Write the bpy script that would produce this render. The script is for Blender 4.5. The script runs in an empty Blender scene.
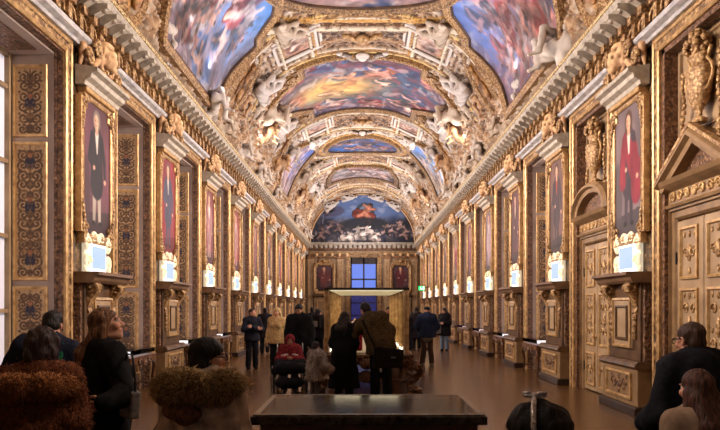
import bpy, math, random
import numpy as np
from mathutils import Vector, Matrix
random.seed(7)
RNG = np.random.default_rng(11)
SC = bpy.context.scene
COL = SC.collection
PI = math.pi
R = math.radians

# ------------------------------------------------------------------ layout
F_PX, VPX, HY, CZ = 687.0, 362.5, 306.0, 1.7
W = 4.45                       # wall plane half width
PIER0, STEP, NP = 11.28, 4.15, 10
END = 54.0
PIERS = [PIER0 + STEP * i for i in range(NP)]
BAYS = [PIER0 - STEP / 2 + STEP * i for i in range(NP + 1)]
OPEN = 1.22                    # half of the outer width of a bay frame
VA, VB, VZ, VN = 4.3, 4.0, 6.6, 2.25

# ------------------------------------------------------------------ colour
def lin(c):
    c = np.asarray(c, float) / 255.0
    return np.where(c <= 0.04045, c / 12.92, ((c + 0.055) / 1.055) ** 2.4)

def l4(c):
    a = lin(c); return (float(a[0]), float(a[1]), float(a[2]), 1.0)

# ------------------------------------------------------------------ noise
def _hash(ix, iy, seed):
    h = (ix.astype(np.int64) * 374761393 + iy.astype(np.int64) * 668265263 + seed * 1442695041) & 0xffffffff
    h = ((h ^ (h >> 13)) * 1274126177) & 0xffffffff
    return ((h ^ (h >> 16)) & 0xffff) / 65535.0

def vnoise(x, y, seed=0):
    x0 = np.floor(x); y0 = np.floor(y)
    fx = x - x0; fy = y - y0
    fx = fx * fx * (3 - 2 * fx); fy = fy * fy * (3 - 2 * fy)
    a = _hash(x0, y0, seed); b = _hash(x0 + 1, y0, seed)
    c = _hash(x0, y0 + 1, seed); d = _hash(x0 + 1, y0 + 1, seed)
    return (a * (1 - fx) + b * fx) * (1 - fy) + (c * (1 - fx) + d * fx) * fy

def fbm(x, y, seed=0, o=4):
    s = 0; a = .5; t = 0
    for i in range(o):
        s = s + a * vnoise(x, y, seed + i * 17); t += a
        x = x * 2.03 + 11.3; y = y * 2.03 + 5.7; a *= .5
    return s / t

def ridge(x, y, seed=0, o=3):
    s = 0; a = .5; t = 0
    for i in range(o):
        s = s + a * (1 - np.abs(2 * vnoise(x, y, seed + i * 31) - 1)); t += a
        x = x * 2.1 + 3.1; y = y * 2.1 + 7.7; a *= .5
    return s / t

def sstep(a, b, x):
    t = np.clip((x - a) / (b - a), 0, 1); return t * t * (3 - 2 * t)

def over(img, mask, col):
    m = np.clip(mask, 0, 1)[..., None]
    return img * (1 - m) + np.asarray(col, float) * m

# ------------------------------------------------------------------ materials
def newmat(name):
    m = bpy.data.materials.new(name); m.use_nodes = True
    nt = m.node_tree; b = nt.nodes['Principled BSDF']
    return m, nt, b

def ramp(nt, fac, stops):
    r = nt.nodes.new('ShaderNodeValToRGB'); e = r.color_ramp.elements
    while len(e) < len(stops): e.new(0.5)
    for k, (p, c) in enumerate(stops): e[k].position = p; e[k].color = l4(c)
    nt.links.new(fac, r.inputs[0]); return r.outputs[0]

def tex(nt, kind, scale, coord='Object', **kw):
    tc = nt.nodes.new('ShaderNodeTexCoord'); mp = nt.nodes.new('ShaderNodeMapping')
    if 'stretch' in kw: mp.inputs['Scale'].default_value = kw['stretch']
    nt.links.new(tc.outputs[coord], mp.inputs[0])
    n = nt.nodes.new('ShaderNodeTex' + kind)
    n.inputs['Scale'].default_value = scale
    if kind == 'Noise': n.inputs['Detail'].default_value = kw.get('detail', 4)
    nt.links.new(mp.outputs[0], n.inputs['Vector'])
    return n

def bump(nt, b, h, strength, dist):
    n = nt.nodes.new('ShaderNodeBump'); n.inputs['Strength'].default_value = strength
    n.inputs['Distance'].default_value = dist
    nt.links.new(h, n.inputs['Height']); nt.links.new(n.outputs[0], b.inputs['Normal'])

def m_noise(name, stops, scale=6, rough=.6, metal=0, bstr=.3, bdist=.01, detail=5, stretch=None, spec=.4):
    m, nt, b = newmat(name)
    kw = dict(detail=detail)
    if stretch: kw['stretch'] = stretch
    n = tex(nt, 'Noise', scale, **kw)
    nt.links.new(ramp(nt, n.outputs[0], stops), b.inputs['Base Color'])
    b.inputs['Roughness'].default_value = rough; b.inputs['Metallic'].default_value = metal
    b.inputs['Specular IOR Level'].default_value = spec
    if bstr: bump(nt, b, n.outputs[0], bstr, bdist)
    return m

def m_carved(name, dark, mid, light, scale=16, metal=.2, rough=.45, bdist=.03):
    """carved and gilded ornament: worn dark ground with brighter raised leaves"""
    m, nt, b = newmat(name)
    v = tex(nt, 'Voronoi', scale); n = tex(nt, 'Noise', scale * .55, detail=6)
    n.inputs['Distortion'].default_value = 1.6
    mx = nt.nodes.new('ShaderNodeMath'); mx.operation = 'MULTIPLY_ADD'
    nt.links.new(v.outputs['Distance'], mx.inputs[0]); mx.inputs[1].default_value = -.62
    nt.links.new(n.outputs[0], mx.inputs[2])
    ad = nt.nodes.new('ShaderNodeMath'); ad.operation = 'ADD'; ad.inputs[1].default_value = .28
    nt.links.new(mx.outputs[0], ad.inputs[0])
    nt.links.new(ramp(nt, ad.outputs[0], [(.2, dark), (.48, mid), (.8, light)]), b.inputs['Base Color'])  # occlusion-like shade painted between the raised leaves
    b.inputs['Roughness'].default_value = rough; b.inputs['Metallic'].default_value = metal
    bump(nt, b, ad.outputs[0], .9, bdist)
    return m

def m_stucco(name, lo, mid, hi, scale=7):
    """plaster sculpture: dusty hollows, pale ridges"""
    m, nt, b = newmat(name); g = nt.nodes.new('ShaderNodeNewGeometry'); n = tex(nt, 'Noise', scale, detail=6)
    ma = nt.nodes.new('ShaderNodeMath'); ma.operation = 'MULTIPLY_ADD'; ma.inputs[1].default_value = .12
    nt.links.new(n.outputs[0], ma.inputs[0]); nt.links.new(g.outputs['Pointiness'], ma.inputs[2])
    ao = nt.nodes.new('ShaderNodeAmbientOcclusion'); ao.samples = 4; ao.inputs['Distance'].default_value = .3  # occlusion darkens the base colour in hollows, as painted shade
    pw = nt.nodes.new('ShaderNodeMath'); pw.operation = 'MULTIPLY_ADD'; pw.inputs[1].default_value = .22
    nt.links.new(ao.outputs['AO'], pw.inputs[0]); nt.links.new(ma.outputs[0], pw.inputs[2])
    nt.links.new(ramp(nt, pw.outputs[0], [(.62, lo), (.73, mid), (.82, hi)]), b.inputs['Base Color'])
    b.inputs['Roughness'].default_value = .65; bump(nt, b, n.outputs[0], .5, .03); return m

def m_attr(name, rough=.6, spec=.3, bscale=0):
    m, nt, b = newmat(name)
    a = nt.nodes.new('ShaderNodeAttribute'); a.attribute_name = 'Col'
    nt.links.new(a.outputs['Color'], b.inputs['Base Color'])
    b.inputs['Roughness'].default_value = rough; b.inputs['Specular IOR Level'].default_value = spec
    if bscale:
        n = tex(nt, 'Noise', bscale); bump(nt, b, n.outputs[0], .4, .02)
    return m

def m_emit(name, col, strength, base=None):
    m, nt, b = newmat(name)
    b.inputs['Base Color'].default_value = l4(base or col)
    b.inputs['Emission Color'].default_value = l4(col)
    b.inputs['Emission Strength'].default_value = strength
    return m

def m_glass(name, tint=(255, 255, 255), fac=.1, rough=.02):
    m, nt, b = newmat(name)
    out = nt.nodes['Material Output']
    t = nt.nodes.new('ShaderNodeBsdfTransparent'); t.inputs[0].default_value = l4(tint)
    g = nt.nodes.new('ShaderNodeBsdfGlossy'); g.inputs['Roughness'].default_value = rough
    lw = nt.nodes.new('ShaderNodeLayerWeight'); lw.inputs['Blend'].default_value = fac
    mx = nt.nodes.new('ShaderNodeMixShader')
    nt.links.new(lw.outputs['Fresnel'], mx.inputs[0]); nt.links.new(t.outputs[0], mx.inputs[1]); nt.links.new(g.outputs[0], mx.inputs[2])
    nt.links.new(mx.outputs[0], out.inputs[0]); return m

def fabric(name, col, var=.18, scale=30, rough=.9):
    c = np.array(col, float)
    return m_noise(name, [(.3, c * (1 - var)), (.7, np.clip(c * (1 + var), 0, 255))], scale, rough, 0, .5, .006, 6, spec=.15)

def hairmat(name, col):
    c = np.array(col, float)
    m, nt, b = newmat(name)
    n = tex(nt, 'Noise', 22, detail=6, stretch=(3.2, 3.2, .45))
    nt.links.new(ramp(nt, n.outputs[0], [(.3, c * .45), (.75, np.clip(c * 1.6, 0, 255))]), b.inputs['Base Color'])
    b.inputs['Roughness'].default_value = .55; b.inputs['Specular IOR Level'].default_value = .25
    bump(nt, b, n.outputs[0], 1, .012); return m

M = {}
M['gold'] = m_carved('gold_carved', (84, 60, 38), (138, 104, 66), (200, 164, 112), 13)
M['gold_fine'] = m_carved('gold_carved_fine', (108, 76, 46), (162, 124, 80), (222, 188, 136), 20, bdist=.015)
M['gold_dim'] = m_carved('gold_carved_dim', (68, 46, 34), (110, 78, 56), (160, 118, 84), 20)
M['gold_smooth'] = m_noise('gold_smooth', [(.3, (154, 116, 72)), (.7, (216, 178, 124))], 9, .38, .3, .2, .004)
M['brown'] = m_noise('brown_gilt_wood', [(.3, (60, 40, 26)), (.7, (104, 74, 46))], 5, .5, 0, .3, .006)
M['wallp'] = m_carved('brown_carved_wall', (66, 46, 30), (100, 74, 48), (144, 110, 70), 11, metal=.1)
M['panel'] = m_noise('beige_panel', [(.3, (134, 108, 80)), (.7, (172, 144, 110))], 3, .5, 0, .12, .004)
M['panel_frame'] = m_noise('tan_panel_frame', [(.3, (112, 86, 58)), (.7, (150, 118, 82))], 4, .5, 0, .2, .004)
M['plinth'] = m_noise('plinth_brown', [(.3, (88, 62, 42)), (.7, (128, 96, 68))], 4, .5, 0, .2, .004)
M['dark_base'] = m_noise('dark_marble', [(.35, (34, 24, 20)), (.7, (62, 44, 34))], 7, .35, 0, .1, .003)
M['lavender'] = m_noise('lavender_reveal', [(.3, (136, 122, 126)), (.7, (164, 150, 152))], 2, .6, 0, .1, .003)
M['reveal'] = m_noise('tan_reveal', [(.3, (150, 130, 118)), (.7, (178, 158, 144))], 2, .6, 0, .1, .003)
M['grey'] = m_noise('grey_stone_paint', [(.3, (150, 138, 124)), (.7, (198, 186, 168))], 7, .55, 0, .3, .006)
M['bluegrey'] = m_noise('blue_grey_marble', [(.3, (138, 134, 136)), (.65, (196, 190, 186))], 14, .4, 0, .1, .004, stretch=(1, .4, 1))
M['cream_gold'] = m_carved('cream_gold_bead', (128, 96, 56), (206, 176, 120), (246, 226, 172), 22, metal=.1)
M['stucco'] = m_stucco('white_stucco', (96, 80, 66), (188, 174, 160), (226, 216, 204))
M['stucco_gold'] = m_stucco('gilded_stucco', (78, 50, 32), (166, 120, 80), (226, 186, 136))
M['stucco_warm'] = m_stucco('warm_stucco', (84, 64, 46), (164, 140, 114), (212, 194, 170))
M['bronze'] = m_carved('bronze_relief', (84, 54, 26), (146, 100, 50), (200, 150, 84), 5, metal=.3)
M['paint'] = m_attr('painted_canvas', .55, .3)
M['paintwall'] = m_attr('painted_arabesque', .6, .25)
M['vault'] = m_attr('vault_decoration', .6, .3)
M['skin'] = m_attr('skin', .5, .35)
M['wood'] = m_noise('carved_wood', [(.3, (58, 34, 20)), (.7, (112, 70, 40))], 6, .4, 0, .4, .01, stretch=(1, 4, 4))
M['bronze_dark'] = m_noise('dark_bronze', [(.35, (34, 28, 24)), (.75, (104, 90, 76))], 18, .25, .6, .3, .006)
M['velvet'] = m_noise('taupe_velvet', [(.3, (132, 120, 108)), (.7, (166, 152, 138))], 5, .9, 0, .1, .003)
M['black'] = m_noise('black_metal', [(.3, (14, 13, 13)), (.7, (34, 31, 30))], 9, .4, .3, .1, .002)
M['rubber'] = m_noise('black_rubber', [(.3, (12, 12, 12)), (.7, (28, 28, 28))], 12, .7, 0, .1, .002)
M['steel'] = m_noise('steel', [(.3, (110, 108, 104)), (.7, (168, 164, 158))], 9, .3, .8, .05, .001)
M['glass'] = m_glass('clear_glass', fac=.12)
M['case_glass'] = m_glass('case_glass', (240, 238, 234), fac=.07, rough=.09)
M['dusk'] = m_emit('dusk_window_glass', (96, 122, 214), 1.0, (20, 24, 40))
M['dusk_low'] = m_emit('dusk_door_glass', (58, 62, 150), .3, (16, 18, 34))
M['plaque_white'] = m_emit('lit_plaque_mount', (226, 238, 255), 1.5, (230, 235, 240))  # emission stands in for light falling on mount and sheet
M['plaque_blue'] = m_emit('lit_plaque_sheet', (140, 168, 210), .8, (120, 140, 170))
M['plaque_gilt'] = m_emit('lit_gilt_scroll', (255, 242, 214), .36, (236, 214, 168))  # gilding given emission in place of the lamplight on it
M['lamp'] = m_emit('case_lamp', (255, 240, 214), 2.5)  # painted glow for the bright edge of the vitrine's base plate
M['paper'] = m_noise('paper', [(.3, (190, 184, 172)), (.7, (220, 214, 202))], 4, .8, 0, 0)
M['green_sign'] = m_emit('green_sign', (20, 190, 90), 1.6)
M['white_sign'] = m_emit('white_sign', (235, 255, 240), 1.6)
M['curtain'] = m_emit('window_white_blind', (206, 206, 226), .22, (220, 220, 230))

def floor_mat():
    m, nt, b = newmat('parquet')
    tc = nt.nodes.new('ShaderNodeTexCoord'); mp = nt.nodes.new('ShaderNodeMapping')
    mp.inputs['Rotation'].default_value = (0, 0, R(90))
    nt.links.new(tc.outputs['Object'], mp.inputs[0])
    br = nt.nodes.new('ShaderNodeTexBrick')
    br.inputs['Color1'].default_value = l4((112, 80, 50)); br.inputs['Color2'].default_value = l4((90, 63, 39))
    br.inputs['Mortar'].default_value = l4((50, 32, 20)); br.inputs['Scale'].default_value = 1
    br.inputs['Mortar Size'].default_value = .004
    br.inputs['Brick Width'].default_value = .9; br.inputs['Row Height'].default_value = .14
    nt.links.new(mp.outputs[0], br.inputs['Vector'])
    n = tex(nt, 'Noise', 2.2, detail=6)
    mx = nt.nodes.new('ShaderNodeMix'); mx.data_type = 'RGBA'; mx.blend_type = 'MULTIPLY'; mx.inputs[0].default_value = .7
    nt.links.new(br.outputs[0], mx.inputs[6])
    nt.links.new(ramp(nt, n.outputs[0], [(.3, (205, 198, 190)), (.7, (255, 250, 240))]), mx.inputs[7])
    nt.links.new(mx.outputs[2], b.inputs['Base Color'])
    rr = nt.nodes.new('ShaderNodeMapRange'); rr.inputs[3].default_value = .2; rr.inputs[4].default_value = .3
    nt.links.new(n.outputs[0], rr.inputs[0]); nt.links.new(rr.outputs[0], b.inputs['Roughness'])
    bump(nt, b, n.outputs[0], .04, .01)
    return m
M['floor'] = floor_mat()

def fur_mat(name, dark, light):
    m, nt, b = newmat(name)
    g = nt.nodes.new('ShaderNodeNewGeometry')
    nt.links.new(ramp(nt, g.outputs['Random Per Island'], [(0, dark), (1, light)]), b.inputs['Base Color'])
    b.inputs['Roughness'].default_value = .8; b.inputs['Specular IOR Level'].default_value = .1
    return m

# ------------------------------------------------------------------ mesh builder
class MB:
    def __init__(s): s.v = []; s.f = []
    def add(s, vs, fs):
        o = len(s.v); s.v += [tuple(map(float, p)) for p in vs]; s.f += [tuple(i + o for i in f) for f in fs]; return s
    def box(s, x0, x1, y0, y1, z0, z1, c=0):
        if x0 > x1: x0, x1 = x1, x0
        if y0 > y1: y0, y1 = y1, y0
        if z0 > z1: z0, z1 = z1, z0
        if c <= 0:
            vs = [(x, y, z) for x in (x0, x1) for y in (y0, y1) for z in (z0, z1)]
            return s.add(vs, [(0, 1, 3, 2), (4, 6, 7, 5), (0, 4, 5, 1), (2, 3, 7, 6), (0, 2, 6, 4), (1, 5, 7, 3)])
        # chamfered about the vertical section (x-z ring extruded in y)
        ring = [(x0 + c, z0), (x1 - c, z0), (x1, z0 + c), (x1, z1 - c), (x1 - c, z1), (x0 + c, z1), (x0, z1 - c), (x0, z0 + c)]
        inn = [(x0 + 2 * c, z0 + c), (x1 - 2 * c, z0 + c), (x1 - c, z0 + 2 * c), (x1 - c, z1 - 2 * c), (x1 - 2 * c, z1 - c), (x0 + 2 * c, z1 - c), (x0 + c, z1 - 2 * c), (x0 + c, z0 + 2 * c)]
        vs = [(x, y1, z) for x, z in ring] + [(x, y0 + c, z) for x, z in ring] + [(x, y0, z) for x, z in inn]
        fs = [tuple(range(8)), tuple(range(23, 15, -1))]
        for k in range(2):
            for i in range(8):
                j = (i + 1) % 8; fs.append((k * 8 + i, k * 8 + 8 + i, k * 8 + 8 + j, k * 8 + j))
        return s.add(vs, fs)
    def prism(s, prof, a, b, axis='x'):
        """profile [(p,q)] extruded along an axis; for x the profile is (y,z), for y it is (x,z), for z it is (x,y)"""
        n = len(prof)
        def P(t, p, q): return (t, p, q) if axis == 'x' else ((p, t, q) if axis == 'y' else (p, q, t))
        vs = [P(a, *p) for p in prof] + [P(b, *p) for p in prof]
        fs = [tuple(range(n))[::-1], tuple(range(n, 2 * n))] + [(i, (i + 1) % n, n + (i + 1) % n, n + i) for i in range(n)]
        return s.add(vs, fs)
    def sweep(s, path, prof, closed=True, flip=1):
        """moulding along a polygon in the x-z plane; prof = [(offset outward, depth towards -y)]"""
        n = len(path); P = [np.array(p, float) for p in path]; vs = []
        area = sum(P[i][0] * P[(i + 1) % n][1] - P[(i + 1) % n][0] * P[i][1] for i in range(n))
        sg = (1 if area > 0 else -1) * flip
        for i in range(n):
            d0 = P[i] - P[i - 1] if (closed or i > 0) else P[i + 1] - P[i]
            d1 = P[(i + 1) % n] - P[i] if (closed or i < n - 1) else d0
            d0 = d0 / np.linalg.norm(d0); d1 = d1 / np.linalg.norm(d1)
            n0 = np.array([d0[1], -d0[0]]) * sg; n1 = np.array([d1[1], -d1[0]]) * sg
            m = n0 + n1; l = np.linalg.norm(m); m = m / l if l > 1e-6 else n0
            m = m / max(.35, m.dot(n0))
            for o, dp in prof:
                q = P[i] + m * o; vs.append((q[0], -dp, q[1]))
        k = len(prof); fs = []
        for i in range(n if closed else n - 1):
            j = (i + 1) % n
            for a in range(k - 1):
                fs.append((i * k + a, j * k + a, j * k + a + 1, i * k + a + 1))
        return s.add(vs, fs)
    def lathe(s, prof, c=(0, 0, 0), seg=16, sx=1, sy=1):
        vs = []; n = len(prof)
        for r, z in prof:
            for k in range(seg):
                a = 2 * PI * k / seg; vs.append((c[0] + r * math.cos(a) * sx, c[1] + r * math.sin(a) * sy, c[2] + z))
        fs = [tuple(range(seg))[::-1], tuple(range((n - 1) * seg, n * seg))]
        for i in range(n - 1):
            for k in range(seg):
                j = (k + 1) % seg; fs.append((i * seg + k, i * seg + j, (i + 1) * seg + j, (i + 1) * seg + k))
        return s.add(vs, fs)
    def tube(s, pts, rad, seg=8, closed=False, flat=None):
        pts = [Vector(p) for p in pts]; n = len(pts)
        if not hasattr(rad, '__len__'): rad = [rad] * n
        vs = []; up = Vector((0.13, .21, .97)).normalized()
        for i in range(n):
            if closed: d = pts[(i + 1) % n] - pts[i - 1]
            else: d = pts[min(i + 1, n - 1)] - pts[max(i - 1, 0)]
            d.normalize()
            a = d.cross(up)
            if a.length < .05: a = d.cross(Vector((1, 0, 0)))
            a.normalize(); b = a.cross(d)
            for k in range(seg):
                t = 2 * PI * k / seg
                vs.append(pts[i] + (a * math.cos(t) + b * math.sin(t)) * rad[i])
        fs = []
        for i in range(n if closed else n - 1):
            j = (i + 1) % n
            for k in range(seg):
                l = (k + 1) % seg; fs.append((i * seg + k, i * seg + l, j * seg + l, j * seg + k))
        if not closed: fs += [tuple(range(seg))[::-1], tuple(range((n - 1) * seg, n * seg))]
        return s.add(vs, fs)
    def ball(s, c, r, u=10, v=7):
        if not hasattr(r, '__len__'): r = (r, r, r)
        vs = [(c[0], c[1], c[2] - r[2])]
        for i in range(1, v):
            p = -PI / 2 + PI * i / v
            for k in range(u):
                a = 2 * PI * k / u
                vs.append((c[0] + r[0] * math.cos(p) * math.cos(a), c[1] + r[1] * math.cos(p) * math.sin(a), c[2] + r[2] * math.sin(p)))
        vs.append((c[0], c[1], c[2] + r[2])); fs = []
        for k in range(u):
            j = (k + 1) % u; fs.append((0, 1 + j, 1 + k)); L = len(vs) - 1
            fs.append((L, L - u + k, L - u + j))
            for i in range(v - 2):
                fs.append((1 + i * u + k, 1 + i * u + j, 1 + (i + 1) * u + j, 1 + (i + 1) * u + k))
        return s.add(vs, fs)
    def scroll(s, c, r, turns, w, y0, y1, sx=1, seg=22, thick=.35):
        """flat volute in the x-z plane between depths y0,y1"""
        pts = []
        for i in range(seg + 1):
            t = i / seg; a = turns * 2 * PI * t; rr = r * (1 - .82 * t)
            pts.append((c[0] + sx * rr * math.cos(a), (y0 + y1) / 2, c[2] + rr * math.sin(a)))
        return s.tube(pts, [w * (1 - .5 * i / seg) for i in range(seg + 1)], 6)

def mesh(name, v, f, col=None, smooth=False):
    me = bpy.data.meshes.new(name)
    v = np.asarray(v, np.float32).reshape(-1, 3)
    if isinstance(f, np.ndarray):
        nf, k = f.shape
        me.vertices.add(len(v)); me.vertices.foreach_set('co', v.ravel())
        me.loops.add(nf * k); me.loops.foreach_set('vertex_index', f.astype(np.int32).ravel())
        me.polygons.add(nf); me.polygons.foreach_set('loop_start', np.arange(0, nf * k, k, dtype=np.int32))
        me.polygons.foreach_set('loop_total', np.full(nf, k, np.int32))
        me.update(calc_edges=True); me.validate()
    else:
        me.from_pydata([tuple(p) for p in v.tolist()], [], f); me.update()
    if col is not None:
        ca = me.color_attributes.new('Col', 'FLOAT_COLOR', 'POINT')
        c4 = np.ones((len(v), 4), np.float32); c4[:, :3] = lin(np.clip(col, 0, 255)).reshape(-1, 3)
        ca.data.foreach_set('color', c4.ravel())
    if smooth: me.polygons.foreach_set('use_smooth', np.ones(len(me.polygons), bool))
    return me

def link(name, me, mat, parent=None, loc=None):
    o = bpy.data.objects.new(name, me); COL.objects.link(o)
    if mat is not None: me.materials.append(mat)
    if parent is not None: o.parent = parent
    if loc: o.location = loc
    return o

def obj(name, mb, mat, parent=None, smooth=False, bevel=0, col=None):
    if isinstance(mat, str): mat = M[mat]
    o = link(name, mesh(name, mb.v, mb.f, col, smooth), mat, parent)
    if bevel:
        b = o.modifiers.new('bevel', 'BEVEL'); b.width = bevel; b.segments = 2; b.limit_method = 'ANGLE'; b.angle_limit = R(40)
    return o

def tag(o, label=None, cat=None, group=None, kind=None):
    if label: o['label'] = label
    if cat: o['category'] = cat
    if group: o['group'] = group
    if kind: o['kind'] = kind
    return o

def thing(name, label, cat, loc=(0, 0, 0), rz=0, group=None, kind=None):
    o = bpy.data.objects.new(name, None); COL.objects.link(o); o.empty_display_size = .1
    o.location = loc; o.rotation_euler = (0, 0, rz)
    return tag(o, label, cat, group, kind)

def dup(root, loc=None, rz=None, label=None, group=None):
    def cp(o, par):
        c = o.copy(); COL.objects.link(c)
        if par is not None: c.parent = par
        for ch in list(o.children): cp(ch, c)
        return c
    r = cp(root, None)
    if loc is not None: r.location = loc
    if rz is not None: r.rotation_euler = (0, 0, rz)
    if label: r['label'] = label
    if group: r['group'] = group
    return r

def struct(name, mb, mat, label, cat='wall', **kw):
    return tag(obj(name, mb, mat, **kw), label, cat, None, 'structure')

ORD = ['first', 'second', 'third', 'fourth', 'fifth', 'sixth', 'seventh', 'eighth', 'ninth', 'tenth', 'eleventh', 'twelfth']
SIDES = {-1: 'window-side wall', 1: 'door-side wall'}

# ------------------------------------------------------------------ implicit surfaces
class SDF:
    def __init__(s): s.p = []; s.cut = []
    def cap(s, a, b, ra, rb=None, k=.03, flat=None, fs=1.0):
        s.p.append(('c', np.array(a, float), np.array(b, float), ra, ra if rb is None else rb, k, None if flat is None else np.array(flat, float), fs)); return s
    def ell(s, c, r, k=.03, rot=None, sub=False):
        s.p.append(('s' if sub else 'e', np.array(c, float), np.array(r, float), k, rot)); return s
    def plane(s, n, d):      # keep the side with n.p < d
        s.cut.append((np.array(n, float), d)); return s
    def build(s, h, wob=0, wf=9.0, seed=0, wstretch=(1, 1, .5)):
        lo = np.full(3, 1e9); hi = -lo
        for p in s.p:
            if p[0] == 'c':
                r = max(p[3], p[4]) * max(1, p[7])
                lo = np.minimum(lo, np.minimum(p[1], p[2]) - r); hi = np.maximum(hi, np.maximum(p[1], p[2]) + r)
            elif p[0] == 'e':
                r = p[2] if p[4] is None else np.full(3, p[2].max())
                lo = np.minimum(lo, p[1] - r); hi = np.maximum(hi, p[1] + r)
        lo -= 3 * h + wob; hi += 3 * h + wob
        n = np.ceil((hi - lo) / h).astype(int) + 1
        ax = [lo[i] + h * np.arange(n[i]) for i in range(3)]
        G = np.full(n, .5, np.float32)
        for p in s.p:
            if p[0] == 'c':
                r = max(p[3], p[4]) * max(1, p[7]); k = p[5]; a = np.minimum(p[1], p[2]) - r; b = np.maximum(p[1], p[2]) + r
            else:
                r = p[2] if p[4] is None else np.full(3, p[2].max()); k = p[3]; a = p[1] - r; b = p[1] + r
            mg = k + 3 * h + .02
            i0 = np.maximum(0, np.floor((a - mg - lo) / h).astype(int)); i1 = np.minimum(n, np.ceil((b + mg - lo) / h).astype(int) + 1)
            if (i1 <= i0).any(): continue
            sl = tuple(slice(i0[i], i1[i]) for i in range(3))
            X = ax[0][sl[0]][:, None, None]; Y = ax[1][sl[1]][None, :, None]; Z = ax[2][sl[2]][None, None, :]
            if p[0] == 'c':
                A, B = p[1], p[2]; ba = B - A; L = max(ba.dot(ba), 1e-9)
                dx, dy, dz = X - A[0], Y - A[1], Z - A[2]
                t = np.clip((dx * ba[0] + dy * ba[1] + dz * ba[2]) / L, 0, 1)
                vx, vy, vz = dx - t * ba[0], dy - t * ba[1], dz - t * ba[2]
                if p[6] is not None:
                    fd = p[6] / np.linalg.norm(p[6]); c = (vx * fd[0] + vy * fd[1] + vz * fd[2]) * (1 / p[7] - 1)
                    vx = vx + fd[0] * c; vy = vy + fd[1] * c; vz = vz + fd[2] * c
                d = np.sqrt(vx * vx + vy * vy + vz * vz) - (p[3] + (p[4] - p[3]) * t)
                if p[6] is not None: d = d * min(1, (p[7] + 1) / 2)
            else:
                dx, dy, dz = X - p[1][0], Y - p[1][1], Z - p[1][2]
                if p[4] is not None:
                    m = np.array(p[4])   # columns are the local axes
                    dx, dy, dz = (dx * m[0][0] + dy * m[1][0] + dz * m[2][0], dx * m[0][1] + dy * m[1][1] + dz * m[2][1], dx * m[0][2] + dy * m[1][2] + dz * m[2][2])
                q = p[2]
                k0 = np.sqrt((dx / q[0]) ** 2 + (dy / q[1]) ** 2 + (dz / q[2]) ** 2)
                k1 = np.sqrt((dx / q[0] ** 2) ** 2 + (dy / q[1] ** 2) ** 2 + (dz / q[2] ** 2) ** 2)
                d = k0 * (k0 - 1) / np.maximum(k1, 1e-6)
            g = G[sl]
            if p[0] == 's':
                hh = np.maximum(k - np.abs(g + d), 0) / k; G[sl] = np.maximum(g, -d) + hh * hh * k * .25
            else:
                hh = np.maximum(k - np.abs(g - d), 0) / k; G[sl] = np.minimum(g, d) - hh * hh * k * .25
        if wob:
            X = ax[0][:, None, None] * wf * wstretch[0]; Y = ax[1][None, :, None] * wf * wstretch[1]; Z = ax[2][None, None, :] * wf * wstretch[2]
            G += (wob * (np.sin(X * 2.1 + 1.7 * np.sin(Z * 1.9 + seed)) * np.cos(Y * 2.3 + seed + 1.3 * np.sin(X * 1.1)) + .6 * np.sin(Z * 3.7 + 2 * np.sin(Y * 2.2 + X * 1.7 + seed)))).astype(np.float32)
        for nn, dd in s.cut:
            pl = nn[0] * ax[0][:, None, None] + nn[1] * ax[1][None, :, None] + nn[2] * ax[2][None, None, :] - dd
            G = np.maximum(G, pl.astype(np.float32))
        return nets(G, lo, h)

def nets(G, lo, h):
    ins = G < 0
    n = np.array(G.shape) - 1
    acc = np.zeros(tuple(n) + (3,), np.float32); cnt = np.zeros(tuple(n), np.float32)
    S = [slice(0, -1), slice(1, None)]
    for axis in range(3):
        o1, o2 = [a for a in range(3) if a != axis]
        for b1 in (0, 1):
            for b2 in (0, 1):
                i = [None] * 3; j = [None] * 3
                i[o1] = j[o1] = S[b1]; i[o2] = j[o2] = S[b2]; i[axis] = S[0]; j[axis] = S[1]
                ga, gb = G[tuple(i)], G[tuple(j)]
                cr = (ga < 0) != (gb < 0)
                t = np.where(cr, ga / np.where(cr, ga - gb, 1), 0)
                acc[..., axis] += np.where(cr, t, 0); acc[..., o1] += cr * b1; acc[..., o2] += cr * b2; cnt += cr
    act = cnt > 0
    idx = np.full(tuple(n), -1, np.int64); idx[act] = np.arange(act.sum())
    c = np.argwhere(act); v = (c + acc[act] / cnt[act][:, None]) * h + lo
    fs = []
    for axis in range(3):
        o1, o2 = [(1, 2), (2, 0), (0, 1)][axis]
        sl0 = [slice(1, -1)] * 3; sl1 = [slice(1, -1)] * 3
        sl0[axis] = slice(0, -1); sl1[axis] = slice(1, None)
        a = ins[tuple(sl0)]; b = ins[tuple(sl1)]
        for sgn in (0, 1):
            e = np.argwhere((a & ~b) if sgn == 0 else (~a & b))
            if not len(e): continue
            base = e.copy(); base[:, o1] += 1; base[:, o2] += 1
            def cell(d1, d2):
                q = base.copy(); q[:, o1] -= d1; q[:, o2] -= d2
                return idx[q[:, 0], q[:, 1], q[:, 2]]
            q = np.stack([cell(1, 1), cell(0, 1), cell(0, 0), cell(1, 0)], 1)
            if sgn: q = q[:, ::-1]
            fs.append(q)
    f = np.concatenate(fs) if fs else np.zeros((0, 4), np.int64)
    f = f[(f >= 0).all(1)]
    return v, f

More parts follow.
